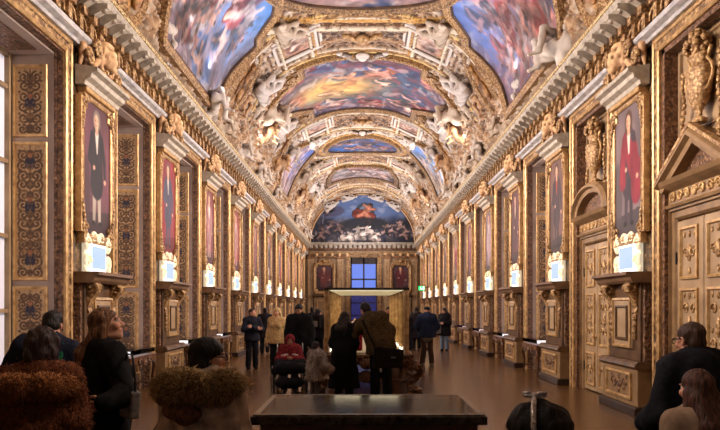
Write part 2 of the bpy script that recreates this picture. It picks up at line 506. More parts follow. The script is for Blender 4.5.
def sdf_obj(name, sdf, h, mat, parent=None, wob=0, **kw):
    v, f = sdf.build(h, wob, **kw)
    if isinstance(mat, str): mat = M[mat]
    return link(name, mesh(name, v, f, None, True), mat, parent)
def area(name, loc, direction, sx, sy, power, col=(255, 226, 190), spread=180):
    l = bpy.data.lights.new(name, 'AREA'); l.shape = 'RECTANGLE'; l.size = sx; l.size_y = sy; l.energy = power
    l.color = tuple(lin(col)); l.spread = R(spread)
    o = bpy.data.objects.new(name, l); COL.objects.link(o); o.location = loc
    o.rotation_euler = Vector(direction).to_track_quat('-Z', 'Z').to_euler(); return o
# ================================================================== ROOM SHELL
YB = -5.0
def wall_pieces(sd):
    mb = MB(); x0, x1 = sd * 4.45, sd * 5.75
    edges = [YB] + [v for b in BAYS for v in (b - OPEN + .2, b + OPEN - .2)] + [END + .3]
    for i in range(0, len(edges), 2): mb.box(x0, x1, edges[i], edges[i + 1], 0, 6.6)
    for b in BAYS: mb.box(x0, x1, b - OPEN + .2, b + OPEN - .2, 5.5, 6.6)
    return mb
struct('wall_left', wall_pieces(-1), 'wallp', 'long window-side wall of carved brown and gold piers')
struct('wall_right', wall_pieces(1), 'wallp', 'long door-side wall of carved brown and gold piers')
struct('floor', MB().box(-6.2, 6.2, YB, END + 1, -.2, 0), 'floor', 'brown polished parquet floor of the gallery', 'floor')

# ---------------------------------------------------------------- bay recesses
def arabesque(w, h, seed, nx=60, ny=120, ground=(188, 154, 114), dark=(58, 42, 34), accent=(52, 50, 66)):
    """grotesque ornament painted symmetrically about the panel's middle"""
    ny = max(30, int(nx * h / w)); rs = random.Random(seed)
    X, Z = np.meshgrid(np.linspace(-1, 1, nx), np.linspace(0, h / w * 2, ny), indexing='ij')
    ax = np.abs(X); H = h / w * 2
    img = np.zeros(X.shape + (3,)) + np.array(ground) * (.9 + .2 * fbm(X * 2, Z * 2, seed))[..., None]
    ink = np.zeros(X.shape); z = .35
    while z < H - .3:
        r = rs.uniform(.3, .42); cx = rs.uniform(.38, .5)
        for k in range(60):
            t = k / 59; a = rs.choice([1]) * t * 9 + seed; rr = r * (1 - .85 * t)
            d = np.hypot(ax - cx - rr * math.cos(a), Z - z - rr * math.sin(a)); ink = np.maximum(ink, sstep(.1, .05, d))
        ink = np.maximum(ink, sstep(.05, 0, np.hypot(ax * .7, (Z - z) * .6) - rs.uniform(.1, .2)))
        ink = np.maximum(ink, sstep(.12, .06, np.hypot(ax - .72, Z - z - .3)))
        z += rs.uniform(.55, .8)
    ink = np.maximum(ink, sstep(.05, .02, ax))
    img = over(img, ink * .75, dark)
    for k in range(max(1, int(H / 2.4))):
        zc = H * (k + .5) / max(1, int(H / 2.4)) + rs.uniform(-.3, .3)
        m = sstep(.06, 0, np.hypot((ax - .18) * 1.6, (Z - zc) * .8) - .26)
        img = over(img, m, accent); img = over(img, sstep(.05, .0, np.hypot(ax, Z - zc - .5) - .14), (150, 96, 70))
    fl = ridge(ax * 4 + seed, Z * 4, seed + 3, 2); img = over(img, sstep(.74, .84, fl) * .35 * (1 - ink), (96, 68, 46)); img = over(img, sstep(.72, .84, ridge(ax * 5 + 9, Z * 5, seed + 8, 2)) * .5 * ink, (176, 132, 84))
    b = np.maximum(ax, np.abs(Z / H * 2 - 1) ** (H * 2))
    img = over(img, sstep(.9, .96, ax) + (Z < .06) + (Z > H - .06), (196, 150, 80))
    return X, Z, img

def arabesque_mesh(w, h, seed, axis='x', **kw):
    X, Z, img = arabesque(w, h, seed, **kw); nx, nz = X.shape
    v = np.zeros((nx, nz, 3)); v[..., 0] = X * w / 2; v[..., 2] = Z * w / 2
    i = np.arange(nx * nz).reshape(nx, nz)
    f = np.stack([i[:-1, :-1], i[1:, :-1], i[1:, 1:], i[:-1, 1:]], -1).reshape(-1, 4)
    return mesh('painted_panel', v.reshape(-1, 3), f, img.reshape(-1, 3))

FRAME_PROF = [(0, 0), (0, .03), (-.02, .05), (-.05, .05), (-.06, .035), (-.14, .035), (-.15, .05), (-.18, .05), (-.2, .02), (-.2, -.06)]
def bay_edge():
    path = [(-OPEN, 0), (-OPEN, 5.7), (OPEN, 5.7), (OPEN, 0)]
    mb = MB().sweep(path, [(.012, 0), (.012, .05), (-.018, .065), (-.04, .05), (-.045, .02)], closed=False)
    mb.sweep(path, [(-.15, .02), (-.155, .052), (-.18, .06), (-.205, .04), (-.205, -.02)], closed=False); return mb
def bay_frame():
    # an open moulding: up one side, across the head, down the other (offsets run inwards)
    return MB().sweep([(-OPEN, 0), (-OPEN, 5.7), (OPEN, 5.7), (OPEN, 0)], FRAME_PROF, closed=False, flip=1)

ARAB = {}
def panel_on(parent, w, h, seed, loc, rz, zkey):
    if (w, h, seed) not in ARAB: ARAB[(w, h, seed)] = arabesque_mesh(w, h, seed); ARAB[(w, h, seed)].materials.append(M['paintwall'])
    o = bpy.data.objects.new('painted_panel', ARAB[(w, h, seed)]); COL.objects.link(o); o.parent = parent
    o.location = loc; o.rotation_euler = (0, 0, rz); return o

def window_bay():
    """recess with painted reveals, built facing -y at the origin"""
    t = thing('window_1', 'x', 'window', kind='structure')
    obj('gilded_frame', bay_frame(), 'gold', t)
    obj('gilded_edge', bay_edge(), 'gold_smooth', t)
    a = OPEN - .2; dp = .82
    sp = MB()
    for s in (-1, 1):
        sp.box(s * a, s * (a - .015), 0.0, .13, 0, 5.485); sp.box(s * a, s * (a - .03), .1, .13, 0, 5.47)
    sp.box(-a, a, .0, .13, 5.47, 5.499)
    obj('carved_jamb', sp, 'gold_dim', t)
    for s in (-1, 1):
        obj('reveal', MB().box(s * a, s * (a - .012), .13, dp, 0, 5.49), 'reveal', t)
    obj('soffit', MB().box(-a, a, .13, dp, 5.44, 5.499), 'reveal', t)
    for s in (-1, 1):
        for z0, z1, sd in ((.35, 1.95, 3), (2.12, 4.1, 5), (4.25, 5.25, 8)):
            x = s * (a - .016)
            p = panel_on(t, .44, z1 - z0, sd, (x, .49, z0), -s * PI / 2, 0)
            pf = MB().sweep([(-.22, 0), (.22, 0), (.22, z1 - z0), (-.22, z1 - z0)], [(0, 0), (.0, .018), (.03, .022), (.045, 0)])
            f = obj('panel_moulding', pf, 'gold_smooth', p)
    obj('soffit_panel', MB().box(-.8, .8, .3, .7, 5.425, 5.44), 'gold_dim', t)
    fr = MB()   # sash, mullions and glazing bars at the back of the recess
    for x in (-.98, -.03, .92): fr.box(x, x + .06, dp - .06, dp + .02, .5, 5.44)
    for z in (.44, 1.6, 2.7, 3.8, 4.9, 5.38): fr.box(-a, a, dp - .05, dp + .02, z, z + .06)
    obj('sash', fr, 'panel', t)
    obj('blind', MB().box(-a, a, dp + .01, dp + .03, .5, 5.4), 'curtain', t)
    obj('window_apron', MB().box(-a, a, dp - .08, dp + .02, 0, .5), 'plinth', t)
    return t

def wall_at(sd, y, off=0):     # location and turn of a wall-mounted thing
    return (sd * (W - off), y, 0), (PI / 2 if sd < 0 else -PI / 2)

wb = window_bay(); nwin = 0; first = True
for sd in (-1, 1):
    for i, b in enumerate(BAYS):
        if sd > 0 and i < 2: continue
        l, r = wall_at(sd, b)
        o = wb if first else dup(wb)
        first = False; nwin += 1
        o.location = l; o.rotation_euler = (0, 0, r); o.name = 'window_%d' % nwin
        o['label'] = 'gilded window recess with painted arabesque reveals, %s recess along the %s' % (ORD[i if sd < 0 else i - 2], SIDES[sd])

# ---------------------------------------------------------------- the two panelled doors on the right
def carved_panel(w, h, cx, cz, d0):
    mb = MB().sweep([(cx - w / 2, cz - h / 2), (cx + w / 2, cz - h / 2), (cx + w / 2, cz + h / 2), (cx - w / 2, cz + h / 2)],
                    [(0, d0), (0, d0 + .03), (-.03, d0 + .035), (-.045, d0 + .005)])
    return mb
def relief(w, h, cx, cz, d0, seed=0):
    mb = MB(); rs = random.Random(seed); n = max(1, int(h / .38))
    mb.ball((cx, -d0, cz), (w * .13, .03, min(.14, h * .2)))
    for k in range(n):
        z = cz - h / 2 + h * (k + .5) / n
        for s in (-1, 1):
            mb.scroll((cx + s * w * .22, -d0, z), min(w * .17, h / n * .34), 1.6, .018, -d0 - .012, -d0 + .012, sx=s, seg=18)
            mb.ball((cx + s * w * .33, -d0, z + h / n * .4), (.03, .015, .045), 6, 5)
    for k in range(n + 1): mb.ball((cx, -d0, cz - h / 2 + .06 + (h - .12) * k / max(n, 1)), (.035, .02, .05), 6, 5)
    return mb

def door_bay(kind):
    t = thing('door_1', 'x', 'door', kind='structure')
    obj('gilded_frame', bay_frame(), 'gold', t)
    obj('gilded_edge', bay_edge(), 'gold_smooth', t)
    a = OPEN - .2
    obj('back_panel', MB().box(-a, a, .2, .3, 0, 5.5), 'panel', t)
    obj('carved_jamb', MB().box(-a, -a + .1, .0, .2, 0, 5.5).box(a - .1, a, .0, .2, 0, 5.5).box(-a, a, 0, .2, 5.42, 5.5), 'gold_dim', t)
    sur = MB().sweep([(-.78, 0), (-.78, 2.95), (.78, 2.95), (.78, 0)], [(0, -.2), (0, -.14), (.03, -.1), (.12, -.1), (.13, -.06), (.17, -.06), (.19, -.1), (.19, -.2)], closed=False)
    obj('door_surround', sur, 'panel_frame', t)
    for s in (-1, 1):
        lf = obj('door_leaf', MB().box(s * .012, s * .77, .12, .2, .02, 2.92, .012), 'panel', t)
        for z0, z1 in ((.12, .78), (.92, 1.95), (2.08, 2.82)):
            cp = obj('carved_panel', carved_panel(.52, z1 - z0, s * .39, (z0 + z1) / 2, -.12), 'gold_smooth', lf)
            obj('relief', relief(.46, z1 - z0 - .1, s * .39, (z0 + z1) / 2, -.115, int(z0 * 10)), 'gold_fine', cp, smooth=True)
        if s < 0:
            obj('handle', MB().lathe([(.0, 0), (.03, 0), (.03, .015), (.012, .02), (.012, .05), (.03, .06), (.034, .08), (.0, .09)], (0, 0, 0), 10), 'gold_smooth', lf)
            h = lf.children[-1]; h.rotation_euler = (PI / 2, 0, 0); h.location = (-.07, .12, 1.1)
        obj('hinge', MB().lathe([(.012, 0), (.016, .01), (.016, .17), (.012, .18)], (s * .775, .11, .4), 8).lathe([(.012, 0), (.016, .01), (.016, .17), (.012, .18)], (s * .775, .11, 2.3), 8), 'black', lf)
    # entablature and pediment
    en = obj('entablature', MB().prism([(.2, 3.12), (.02, 3.12), (.0, 3.16), (.06, 3.18), (.06, 3.36), (-.02, 3.4), (-.08, 3.44), (-.12, 3.5), (.2, 3.5)], -.98, .98), 'panel_frame', t)
    fb = MB()
    for k in range(8):
        fb.scroll((-.74 + k * .21, .05, 3.27), .075, 1.5, .022, .04, .06, sx=1 if k % 2 else -1); fb.ball((-.84 + k * .24, .055, 3.27), (.03, .02, .06), 6, 5)
    obj('frieze_carving', fb, 'gold_smooth', en, smooth=True)
    pd = MB()
    if kind == 'triangular':
        pd.sweep([(-1.04, 3.52), (0, 4.12), (1.04, 3.52)], [(0, -.2), (0, .06), (-.05, .12), (-.1, .13), (-.13, .06), (-.2, .04), (-.22, -.2)], closed=False)
        obj('pediment', pd, 'panel_frame', t)
        obj('tympanum', MB().prism([(-.8, 3.5), (.8, 3.5), (0, 3.96)], .1, .2, 'y'), 'gold_dim', t)
        obj('cresting', MB().sweep([(-1.06, 3.56), (0, 4.17), (1.06, 3.56)], [(0, 0), (0, .1), (-.05, .1)], closed=False), 'gold_fine', t)
    else:
        arc = [(1.02 * math.cos(q), 3.5 + .6 * math.sin(q)) for q in np.linspace(PI, 0, 17)]
        pd.sweep(arc, [(0, -.2), (0, .06), (-.05, .12), (-.1, .13), (-.13, .06), (-.2, .04), (-.22, -.2)], closed=False)
        obj('pediment', pd, 'panel_frame', t)
        obj('tympanum', MB().prism([(.86 * math.cos(q), 3.49 + .46 * math.sin(q)) for q in np.linspace(0, PI, 15)], .1, .2, 'y'), 'gold_dim', t)
    # upper field behind the urn
    obj('upper_field', carved_panel(1.6, 1.25, 0, 4.75, -.2), 'panel_frame', t)
    return t
for i, kind in enumerate(('triangular', 'rounded')):
    d = door_bay(kind); l, r = wall_at(1, BAYS[i]); d.location = l; d.rotation_euler = (0, 0, r); d.name = 'door_%d' % (i + 1)
    d['label'] = 'carved double door with gilt panels under a %s pediment' % kind

def urn(label, y, z, s):
    t = thing('gilded_urn', label, 'urn'); l, r = wall_at(1, y, -.06); t.location = (l[0], y, z); t.rotation_euler = (0, 0, r); t.scale = (s, s, s)
    obj('bowl', MB().lathe([(.0, 0), (.17, 0), (.17, .05), (.07, .1), (.06, .17), (.1, .22), (.2, .32), (.26, .48), (.28, .66), (.25, .74), (.3, .78), (.3, .82), (.2, .84), (.16, .92), (.22, 1.0), (.24, 1.03), (0, 1.05)], seg=20, sy=.6), 'gold_fine', t, smooth=True)
    for sx in (-1, 1):
        pts = [(sx * (.25 + .17 * math.sin(q)), 0, .46 + .46 * q / PI) for q in np.linspace(0, PI, 10)] + [(sx * .3, 0, 1.0), (sx * .36, 0, 1.06)]
        obj('handle', MB().tube(pts, .026, 7), 'gold_smooth', t, smooth=True)
    fl = MB(); rs = random.Random(3)
    for k in range(80):
        a = rs.uniform(0, 2 * PI); q = rs.random() ** .5 * .24; fl.ball((q * math.cos(a), .6 * q * math.sin(a) - .03, 1.06 + rs.uniform(0, .4) * (1.2 - q * 3)), rs.uniform(.035, .065), 7, 5)
    obj('flowers', fl, 'gold_fine', t, smooth=True)
    for sx in (-1, 1):
        gl = MB()
        for k in range(13):
            gl.ball((sx * (.56 + .03 * math.sin(k)), .02, .9 - k * .1), (.05 + .02 * math.sin(k * 1.3), .035, .055), 7, 5)
        obj('garland', gl, 'gold_fine', t, smooth=True)
    return t
urn('gilded flower urn above the triangular pediment', BAYS[0], 4.15, .88)
urn('gilded flower urn above the rounded pediment', BAYS[1], 4.1, .88)

# ---------------------------------------------------------------- entablature along both sides and the end
def profile_run(prof, sd):
    """prof = [(projection from the wall plane, z)]"""
    return MB().prism([(sd * (W - d), z) for d, z in prof], YB, END, 'y')
def trims(sd, n0):
    nm = SIDES[sd]
    def tr(k, mb, mat, what, **kw): return struct('trim_%d' % (n0 + k), mb, mat, what + ' above the ' + nm, 'cornice', **kw)
    tr(0, profile_run([(-.3, 5.72), (.1, 5.72), (.12, 5.76), (.2, 5.8), (.22, 5.86), (-.3, 5.86)], sd), 'bluegrey', 'pale veined architrave moulding')
    tr(1, profile_run([(-.3, 5.86), (.14, 5.86), (.14, 5.9), (.1, 5.92), (.1, 6.2), (-.3, 6.2)], sd), 'gold_dim', 'dark gilded frieze')
    ar = MB(); y = 2.0
    while y < END - .2:                      # scroll brackets and arches on the frieze
        x = sd * (W - .1); f = -sd
        ar.box(x, x + f * .1, y - .06, y + .06, 5.9, 6.22); ar.box(x, x + f * .16, y - .07, y + .07, 6.12, 6.24)
        ar.tube([(x + f * .03, y + .2 + .13 * math.cos(q), 5.98 + .17 * math.sin(q)) for q in np.linspace(0, PI, 7)], .024, 5)
        ar.ball((x, y + .2, 6.0), (.05, .06, .08), 6, 5)
        y += .4
    tr(2, ar, 'gold_fine', 'gilded bracket and arch row on the frieze')
    tr(3, profile_run([(-.3, 6.2), (.16, 6.2), (.2, 6.25), (.2, 6.44), (-.3, 6.44)], sd), 'brown', 'brown bed moulding of the main cornice')
    mo = MB(); y = 2.0
    while y < END - .2:                      # modillions
        x = sd * (W - .2); f = -sd
        mo.prism([(x, 6.26), (x + f * .06, 6.25), (x + f * .2, 6.33), (x + f * .27, 6.36), (x + f * .27, 6.43), (x, 6.43)], y - .075, y + .075, 'y')
        mo.ball((x + f * .2, y, 6.34), (.06, .075, .04), 6, 5)
        y += .4
    tr(4, mo, 'grey', 'grey modillion row of the main cornice')
    tr(5, profile_run([(-.3, 6.43), (.3, 6.43), (.31, 6.5), (.36, 6.52), (.4, 6.58), (.4, 6.6), (-.3, 6.6)], sd), 'grey', 'grey stone main cornice')
    tr(6, profile_run([(-.3, 6.6), (.42, 6.6), (.44, 6.64), (.42, 6.67), (-.3, 6.67)], sd), 'cream_gold', 'cream and gold beaded cornice edge')
trims(-1, 1); trims(1, 8)

# end wall ------------------------------------------------------------
we = MB().box(-5.8, -.95, END, END + .5, 0, 6.6).box(1.15, 5.8, END, END + .5, 0, 6.6).box(-.95, 1.15, END, END + .5, 5.5, 6.6).box(-.95, 1.15, END, END + .5, 2.95, 3.05).box(-4.6, 4.6, END, END + .5, 6.6, 11)
struct('wall_back', we, 'panel', 'cream and gold end wall of the gallery')
def eprof(prof, mat, k, what):
    struct('trim_%d' % k, MB().prism([(END - d, z) for d, z in prof], -4.5, 4.5, 'x'), mat, what, 'cornice')
eprof([(-.1, 5.78), (.1, 5.78), (.16, 5.88), (-.1, 5.88)], 'gold_smooth', 15, 'gilded architrave moulding on the end wall')
eprof([(-.1, 6.05), (.14, 6.05), (.2, 6.12), (.2, 6.3), (-.1, 6.3)], 'gold_dim', 16, 'gilded bed moulding on the end wall')
eprof([(-.1, 6.5), (.3, 6.5), (.4, 6.6), (.42, 6.67), (-.1, 6.67)], 'grey', 17, 'grey cornice on the end wall')
em = MB()
for k in range(22):
    x = -4.0 + k * 8.0 / 21
    em.box(x - .12, x + .12, END - .32, END - .1, 6.24, 6.5); em.ball((x, END - .3, 6.3), (.13, .08, .1), 8, 5)
struct('trim_18', em, 'grey', 'grey modillion row on the end wall', 'cornice')
gw = MB(); rs = random.Random(5)
for k in range(14):
    x = -3.9 + k * .6
    if abs(x - .1) < 1.1: continue
    gw.tube([(x + .3 * math.cos(q), END - .08, 5.72 - .2 * math.sin(q)) for q in np.linspace(0, PI, 8)], [.05, .07, .09, .1, .1, .09, .07, .05], 7)
    gw.ball((x + .3, END - .1, 5.72), (.13, .1, .16), 9, 7)
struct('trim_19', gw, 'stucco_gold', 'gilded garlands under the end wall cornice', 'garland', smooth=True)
wt = thing('window_end', 'tall end window with four blue panes above a blue-lit doorway', 'window', (.1, END, 0), kind='structure')
wt.name = 'window_%d' % (nwin + 1)
obj('gilded_frame', MB().sweep([(-1.05, 0), (-1.05, 5.5), (1.05, 5.5), (1.05, 0)], [(0, -.3), (0, .06), (.08, .1), (.22, .1), (.26, .14), (.34, .14), (.36, 0)], closed=False), 'gold', wt)
sh = MB()
for x in (-1.05, -.06, .93): sh.box(x, x + .12, .1, .2, 3.05, 5.5)
for z, h in ((3.05, .1), (3.74, .12), (5.0, .5)): sh.box(-1.05, 1.05, .1, .2, z, z + h)
obj('sash', sh, 'dark_base', wt)
for x0, x1 in ((-.93, -.06), (.06, .93)):
    for z0, z1 in ((3.15, 3.74), (3.86, 5.0)): obj('pane', MB().box(x0, x1, .15, .17, z0, z1), 'dusk', wt)
obj('transom', MB().box(-1.05, 1.05, -.05, .2, 2.82, 3.05), 'brown', wt)
dg = MB()
for x in (-1.05, -.03, .97): dg.box(x, x + .08, .1, .2, 0, 2.82)
for z in (.0, .9, 1.9, 2.5): dg.box(-1.05, 1.05, .1, .2, z, z + .09)
obj('door_frame', dg, 'dark_base', wt)
obj('door_glass', MB().box(-1.05, 1.05, .16, .18, 0, 2.82), 'dusk_low', wt)
for k, x in enumerate((-4.1, -1.75, 1.95, 4.1)):
    p = thing('pilaster', ['cream pilaster in the far corner of the window-side wall', 'cream and gold pilaster on the window side of the end window', 'cream and gold pilaster on the door side of the end window', 'cream pilaster in the far corner of the door-side wall'][k], 'pilaster', (x, END, 0))
    p['kind'] = 'structure'
    obj('shaft', MB().box(-.24, .24, -.12, .05, .3, 5.5, .015), 'panel', p)
    obj('base', MB().box(-.32, .32, -.18, .05, 0, .3, .02), 'plinth', p)
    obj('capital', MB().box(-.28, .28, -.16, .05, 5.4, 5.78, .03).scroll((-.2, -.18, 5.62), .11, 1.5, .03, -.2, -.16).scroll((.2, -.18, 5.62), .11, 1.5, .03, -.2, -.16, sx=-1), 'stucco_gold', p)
    obj('inset', carved_panel(.3, 4.6, 0, 2.95, .12), 'gold_smooth', p)
# ================================================================== PIERS
def pedestal_proto():
    t = thing('portrait_pedestal', 'x', 'pedestal', group='panelled pedestals under the portraits')
    hw = .76
    obj('base_block', MB().box(-hw - .04, hw + .04, -.3, 0, 0, .14, .015), 'dark_base', t)
    pl = obj('plinth', MB().box(-hw, hw, -.24, 0, .14, .74, .01), 'panel_frame', t)
    obj('carved_panel', carved_panel(1.1, .42, 0, .44, .24), 'gold_smooth', pl)
    obj('relief', relief(1.0, .34, 0, .44, .24, 4), 'gold_dim', pl, smooth=True)
    obj('plinth_cap', MB().prism([(0, .72), (-.26, .72), (-.3, .76), (-.28, .8), (-.24, .84), (0, .84)], -hw - .03, hw + .03), 'brown', t)
    da = obj('dado', MB().box(-.66, .66, -.16, 0, .84, 2.06, .01), 'brown', t)
    dp = obj('dado_panel', MB().box(-.4, .4, -.19, -.1, 1.02, 1.84, .012), 'panel', da)
    obj('panel_moulding', carved_panel(.78, .8, 0, 1.43, .185), 'gold_smooth', dp)
    obj('inner_moulding', carved_panel(.5, .56, 0, 1.43, .185), 'brown', dp)
    for s in (-1, 1):
        b = MB().prism([(0, 1.56), (-.16, 1.56), (-.2, 1.6), (-.17, 1.68), (-.22, 1.8), (-.31, 1.92), (-.33, 2.02), (-.3, 2.06), (0, 2.06)], s * .5 - .085, s * .5 + .085)
        b.tube([(s * .5 - .1, -.27 + .06 * math.cos(q), 1.98 + .06 * math.sin(q)) for q in np.linspace(0, 5.5, 9)], .02, 6)
        b.tube([(s * .5 + .1, -.27 + .06 * math.cos(q), 1.98 + .06 * math.sin(q)) for q in np.linspace(0, 5.5, 9)], .02, 6)
        for k in range(4): b.ball((s * .5, -.18, 1.52 - .1 * k), (.06 - .01 * k, .04, .06), 7, 5)
        obj('bracket', b, 'gold_fine', da)
        obj('side_strip', MB().box(s * .6, s * .72, -.12, 0, .84, 2.06, .012), 'gold_dim', t)
    obj('ledge', MB().prism([(0, 2.06), (-.3, 2.06), (-.34, 2.1), (-.36, 2.16), (-.42, 2.18), (-.42, 2.23), (0, 2.23)], -hw - .02, hw + .02), 'plinth', t)
    return t

def plaque_proto():
    t = thing('lit_plaque', 'x', 'plaque', group='lit plaques under the portraits')
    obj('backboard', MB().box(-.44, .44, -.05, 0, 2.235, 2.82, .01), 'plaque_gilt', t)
    obj('mount', MB().box(-.33, .33, -.1, -.04, 2.26, 2.72, .012), 'plaque_white', t)
    obj('sheet', MB().box(-.28, .28, -.112, -.098, 2.31, 2.66), 'plaque_blue', t)
    for s in (-1, 1):
        sc = MB().scroll((s * .43, -.09, 2.4), .13, 1.5, .035, -.12, -.06, sx=-s).scroll((s * .44, -.09, 2.7), .11, 1.5, .032, -.12, -.06, sx=-s)
        for k in range(4): sc.ball((s * (.5 - .02 * k), -.08, 2.3 + .17 * k), (.05, .035, .06), 7, 5)
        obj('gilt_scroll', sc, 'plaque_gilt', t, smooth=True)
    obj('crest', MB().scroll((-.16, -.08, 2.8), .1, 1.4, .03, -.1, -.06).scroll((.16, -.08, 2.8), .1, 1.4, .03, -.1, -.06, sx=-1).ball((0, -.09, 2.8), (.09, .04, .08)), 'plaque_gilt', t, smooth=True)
    return t

def frame_path(hw, z0, z1, nx, nz):
    return [(-hw + nx, z0), (hw - nx, z0), (hw - nx, z0 + nz), (hw, z0 + nz), (hw, z1 - nz), (hw - nx, z1 - nz), (hw - nx, z1), (-hw + nx, z1), (-hw + nx, z1 - nz), (-hw, z1 - nz), (-hw, z0 + nz), (-hw + nx, z0 + nz)]

def paint_portrait(seed, bg, bg2, coat, accent, hair=(60, 44, 34), stock=None, cloak=None, w=1.16, h=2.14, n=58):
    nx, nz = n, int(n * h / w); rs = random.Random(seed)
    X, Z = np.meshgrid(np.linspace(-w / 2, w / 2, nx), np.linspace(0, h, nz), indexing='ij')
    img = np.zeros(X.shape + (3,)); t = fbm(X * 2, Z * 1.4, seed); X0, Z0 = X, Z; X = X / 1.16; Z = (Z - .12) / 1.14 + .1
    img[:] = np.array(bg) * (.75 + .35 * t)[..., None] + (np.array(bg2) - np.array(bg)) * sstep(.35, .75, fbm(X * 1.6 + 3, Z + 2, seed + 5))[..., None] * .7
    def el(cx, cz, rx, rz, soft=.15): return sstep(1 + soft, 1 - soft, np.hypot((X - cx) / rx, (Z - cz) / rz))
    def limb(a, b, ra, rb, soft=.012):
        a = np.array(a); b = np.array(b); d = b - a; L = d.dot(d)
        q = np.clip(((X - a[0]) * d[0] + (Z - a[1]) * d[1]) / L, 0, 1)
        return sstep(soft, -soft, np.hypot(X - a[0] - q * d[0], Z - a[1] - q * d[1]) - (ra + (rb - ra) * q))
    img = over(img, (Z < .34 + .1 * X) * .8, np.array(bg2) * .55)                       # floor
    sx = rs.choice((-1, 1)); c0 = rs.uniform(-.06, .06)
    img = over(img, el(sx * .4, .6, .17, .5) * .8, np.array(bg2) * .8)                   # table or chair
    fold = .75 + .5 * fbm(X * 9, Z * 3, seed + 3)
    def lay(m, c):
        nonlocal img
        img = img * (1 - m[..., None]) + (np.array(c, float) * fold[..., None]) * m[..., None]
    for s in (-1, 1): lay(limb((c0 + s * .07, .85), (c0 + s * .1, .2), .08, .045), stock or coat)
    for s in (-1, 1): lay(el(c0 + s * .12, .18, .07, .035), (30, 22, 20))
    lay(limb((c0, 1.42), (c0, .75), .17, .23), coat)
    lay(limb((c0 - .17, 1.42), (c0 - .27, 1.08), .065, .06), coat); lay(limb((c0 - .27, 1.08), (c0 - .12, .98), .055, .045), coat)
    lay(limb((c0 + .17, 1.42), (c0 + .28, 1.1), .065, .06), coat); lay(limb((c0 + .28, 1.1), (c0 + .3, .86), .05, .04), coat)
    if cloak is not None:
        lay(limb((c0 - .1, 1.4), (c0 + .22, .95), .13, .2), cloak); lay(limb((c0 + .2, 1.2), (c0 + .26, .6), .12, .17), cloak); lay(limb((c0 - .2, 1.3), (c0 - .22, .8), .08, .12), cloak)
    lay(limb((c0, 1.46), (c0 + .01, 1.2), .06, .02), accent)
    for hx, hz in ((-.1, .97), (.3, .82)): img = over(img, el(c0 + hx, hz, .04, .035), (206, 160, 132))
    img = over(img, el(c0, 1.66, .13, .15), hair); img = over(img, el(c0, 1.56, .12, .1) * (cloak is not None), hair)
    img = over(img, limb((c0, 1.6), (c0, 1.5), .045, .05), (196, 150, 122))
    img = over(img, el(c0 + sx * .015, 1.64, .078, .105), (214, 168, 138))
    img = over(img, el(c0 + sx * .015 - .03, 1.655, .016, .009, .4) + el(c0 + sx * .015 + .035, 1.655, .016, .009, .4), (70, 46, 38))
    img = over(img, el(c0 + sx * .02, 1.585, .026, .009, .4), (160, 90, 80))
    img = over(img, el(c0 + sx * .06, 1.63, .03, .09, .5) * .4, (130, 90, 74))
    v = np.stack([X0, np.zeros_like(X0), Z0], -1).reshape(-1, 3); i = np.arange(nx * nz).reshape(nx, nz)
    f = np.stack([i[:-1, :-1], i[1:, :-1], i[1:, 1:], i[:-1, 1:]], -1).reshape(-1, 4)
    return v, f, img.reshape(-1, 3)

def portrait_frame():
    return MB().sweep(frame_path(.58, 2.84, 4.98, .12, .16), [(-.012, 0), (-.012, .055), (.02, .075), (.05, .085), (.08, .07), (.1, .085), (.13, .08), (.14, .02), (.14, -.04)])

PBG = {-1: [
    ('a man in a black coat and white breeches', (112, 66, 78), (86, 56, 60), (40, 34, 38), (206, 196, 184), (120, 110, 100), (168, 154, 140), None),
    ('a man in a slate-blue robe before red drapery', (134, 52, 60), (168, 40, 40), (62, 62, 82), (200, 190, 180), (90, 80, 70), None, None),
    ('a man in a pink and grey coat', (138, 62, 66), (110, 60, 62), (148, 106, 104), (214, 200, 190), (110, 90, 76), (170, 140, 130), None),
    ('a figure in a rose coat on crimson', (146, 52, 52), (110, 50, 52), (150, 108, 100), (220, 200, 190), (80, 60, 50), None, None),
    ('a man in a brown-red coat', (128, 66, 62), (96, 56, 52), (110, 62, 56), (200, 180, 166), (60, 44, 40), None, None)],
  1: [
    ('a long-haired figure in a crimson cloak', (128, 108, 110), (98, 84, 88), (56, 44, 52), (226, 210, 196), (74, 46, 32), None, (126, 32, 46)),
    ('a man in a dark robe with red sash', (116, 84, 76), (90, 68, 64), (62, 48, 50), (150, 60, 50), (60, 44, 36), None, None),
    ('a figure in a dark brown coat', (112, 66, 66), (84, 54, 54), (74, 46, 46), (180, 150, 130), (60, 44, 36), None, None),
    ('a pale figure in lilac drapery', (130, 104, 108), (104, 84, 92), (156, 132, 134), (210, 190, 180), (90, 70, 60), None, (148, 126, 132)),
    ('a man in a dusky red robe', (124, 78, 74), (96, 62, 60), (110, 60, 60), (190, 170, 150), (70, 50, 40), None, None)]}

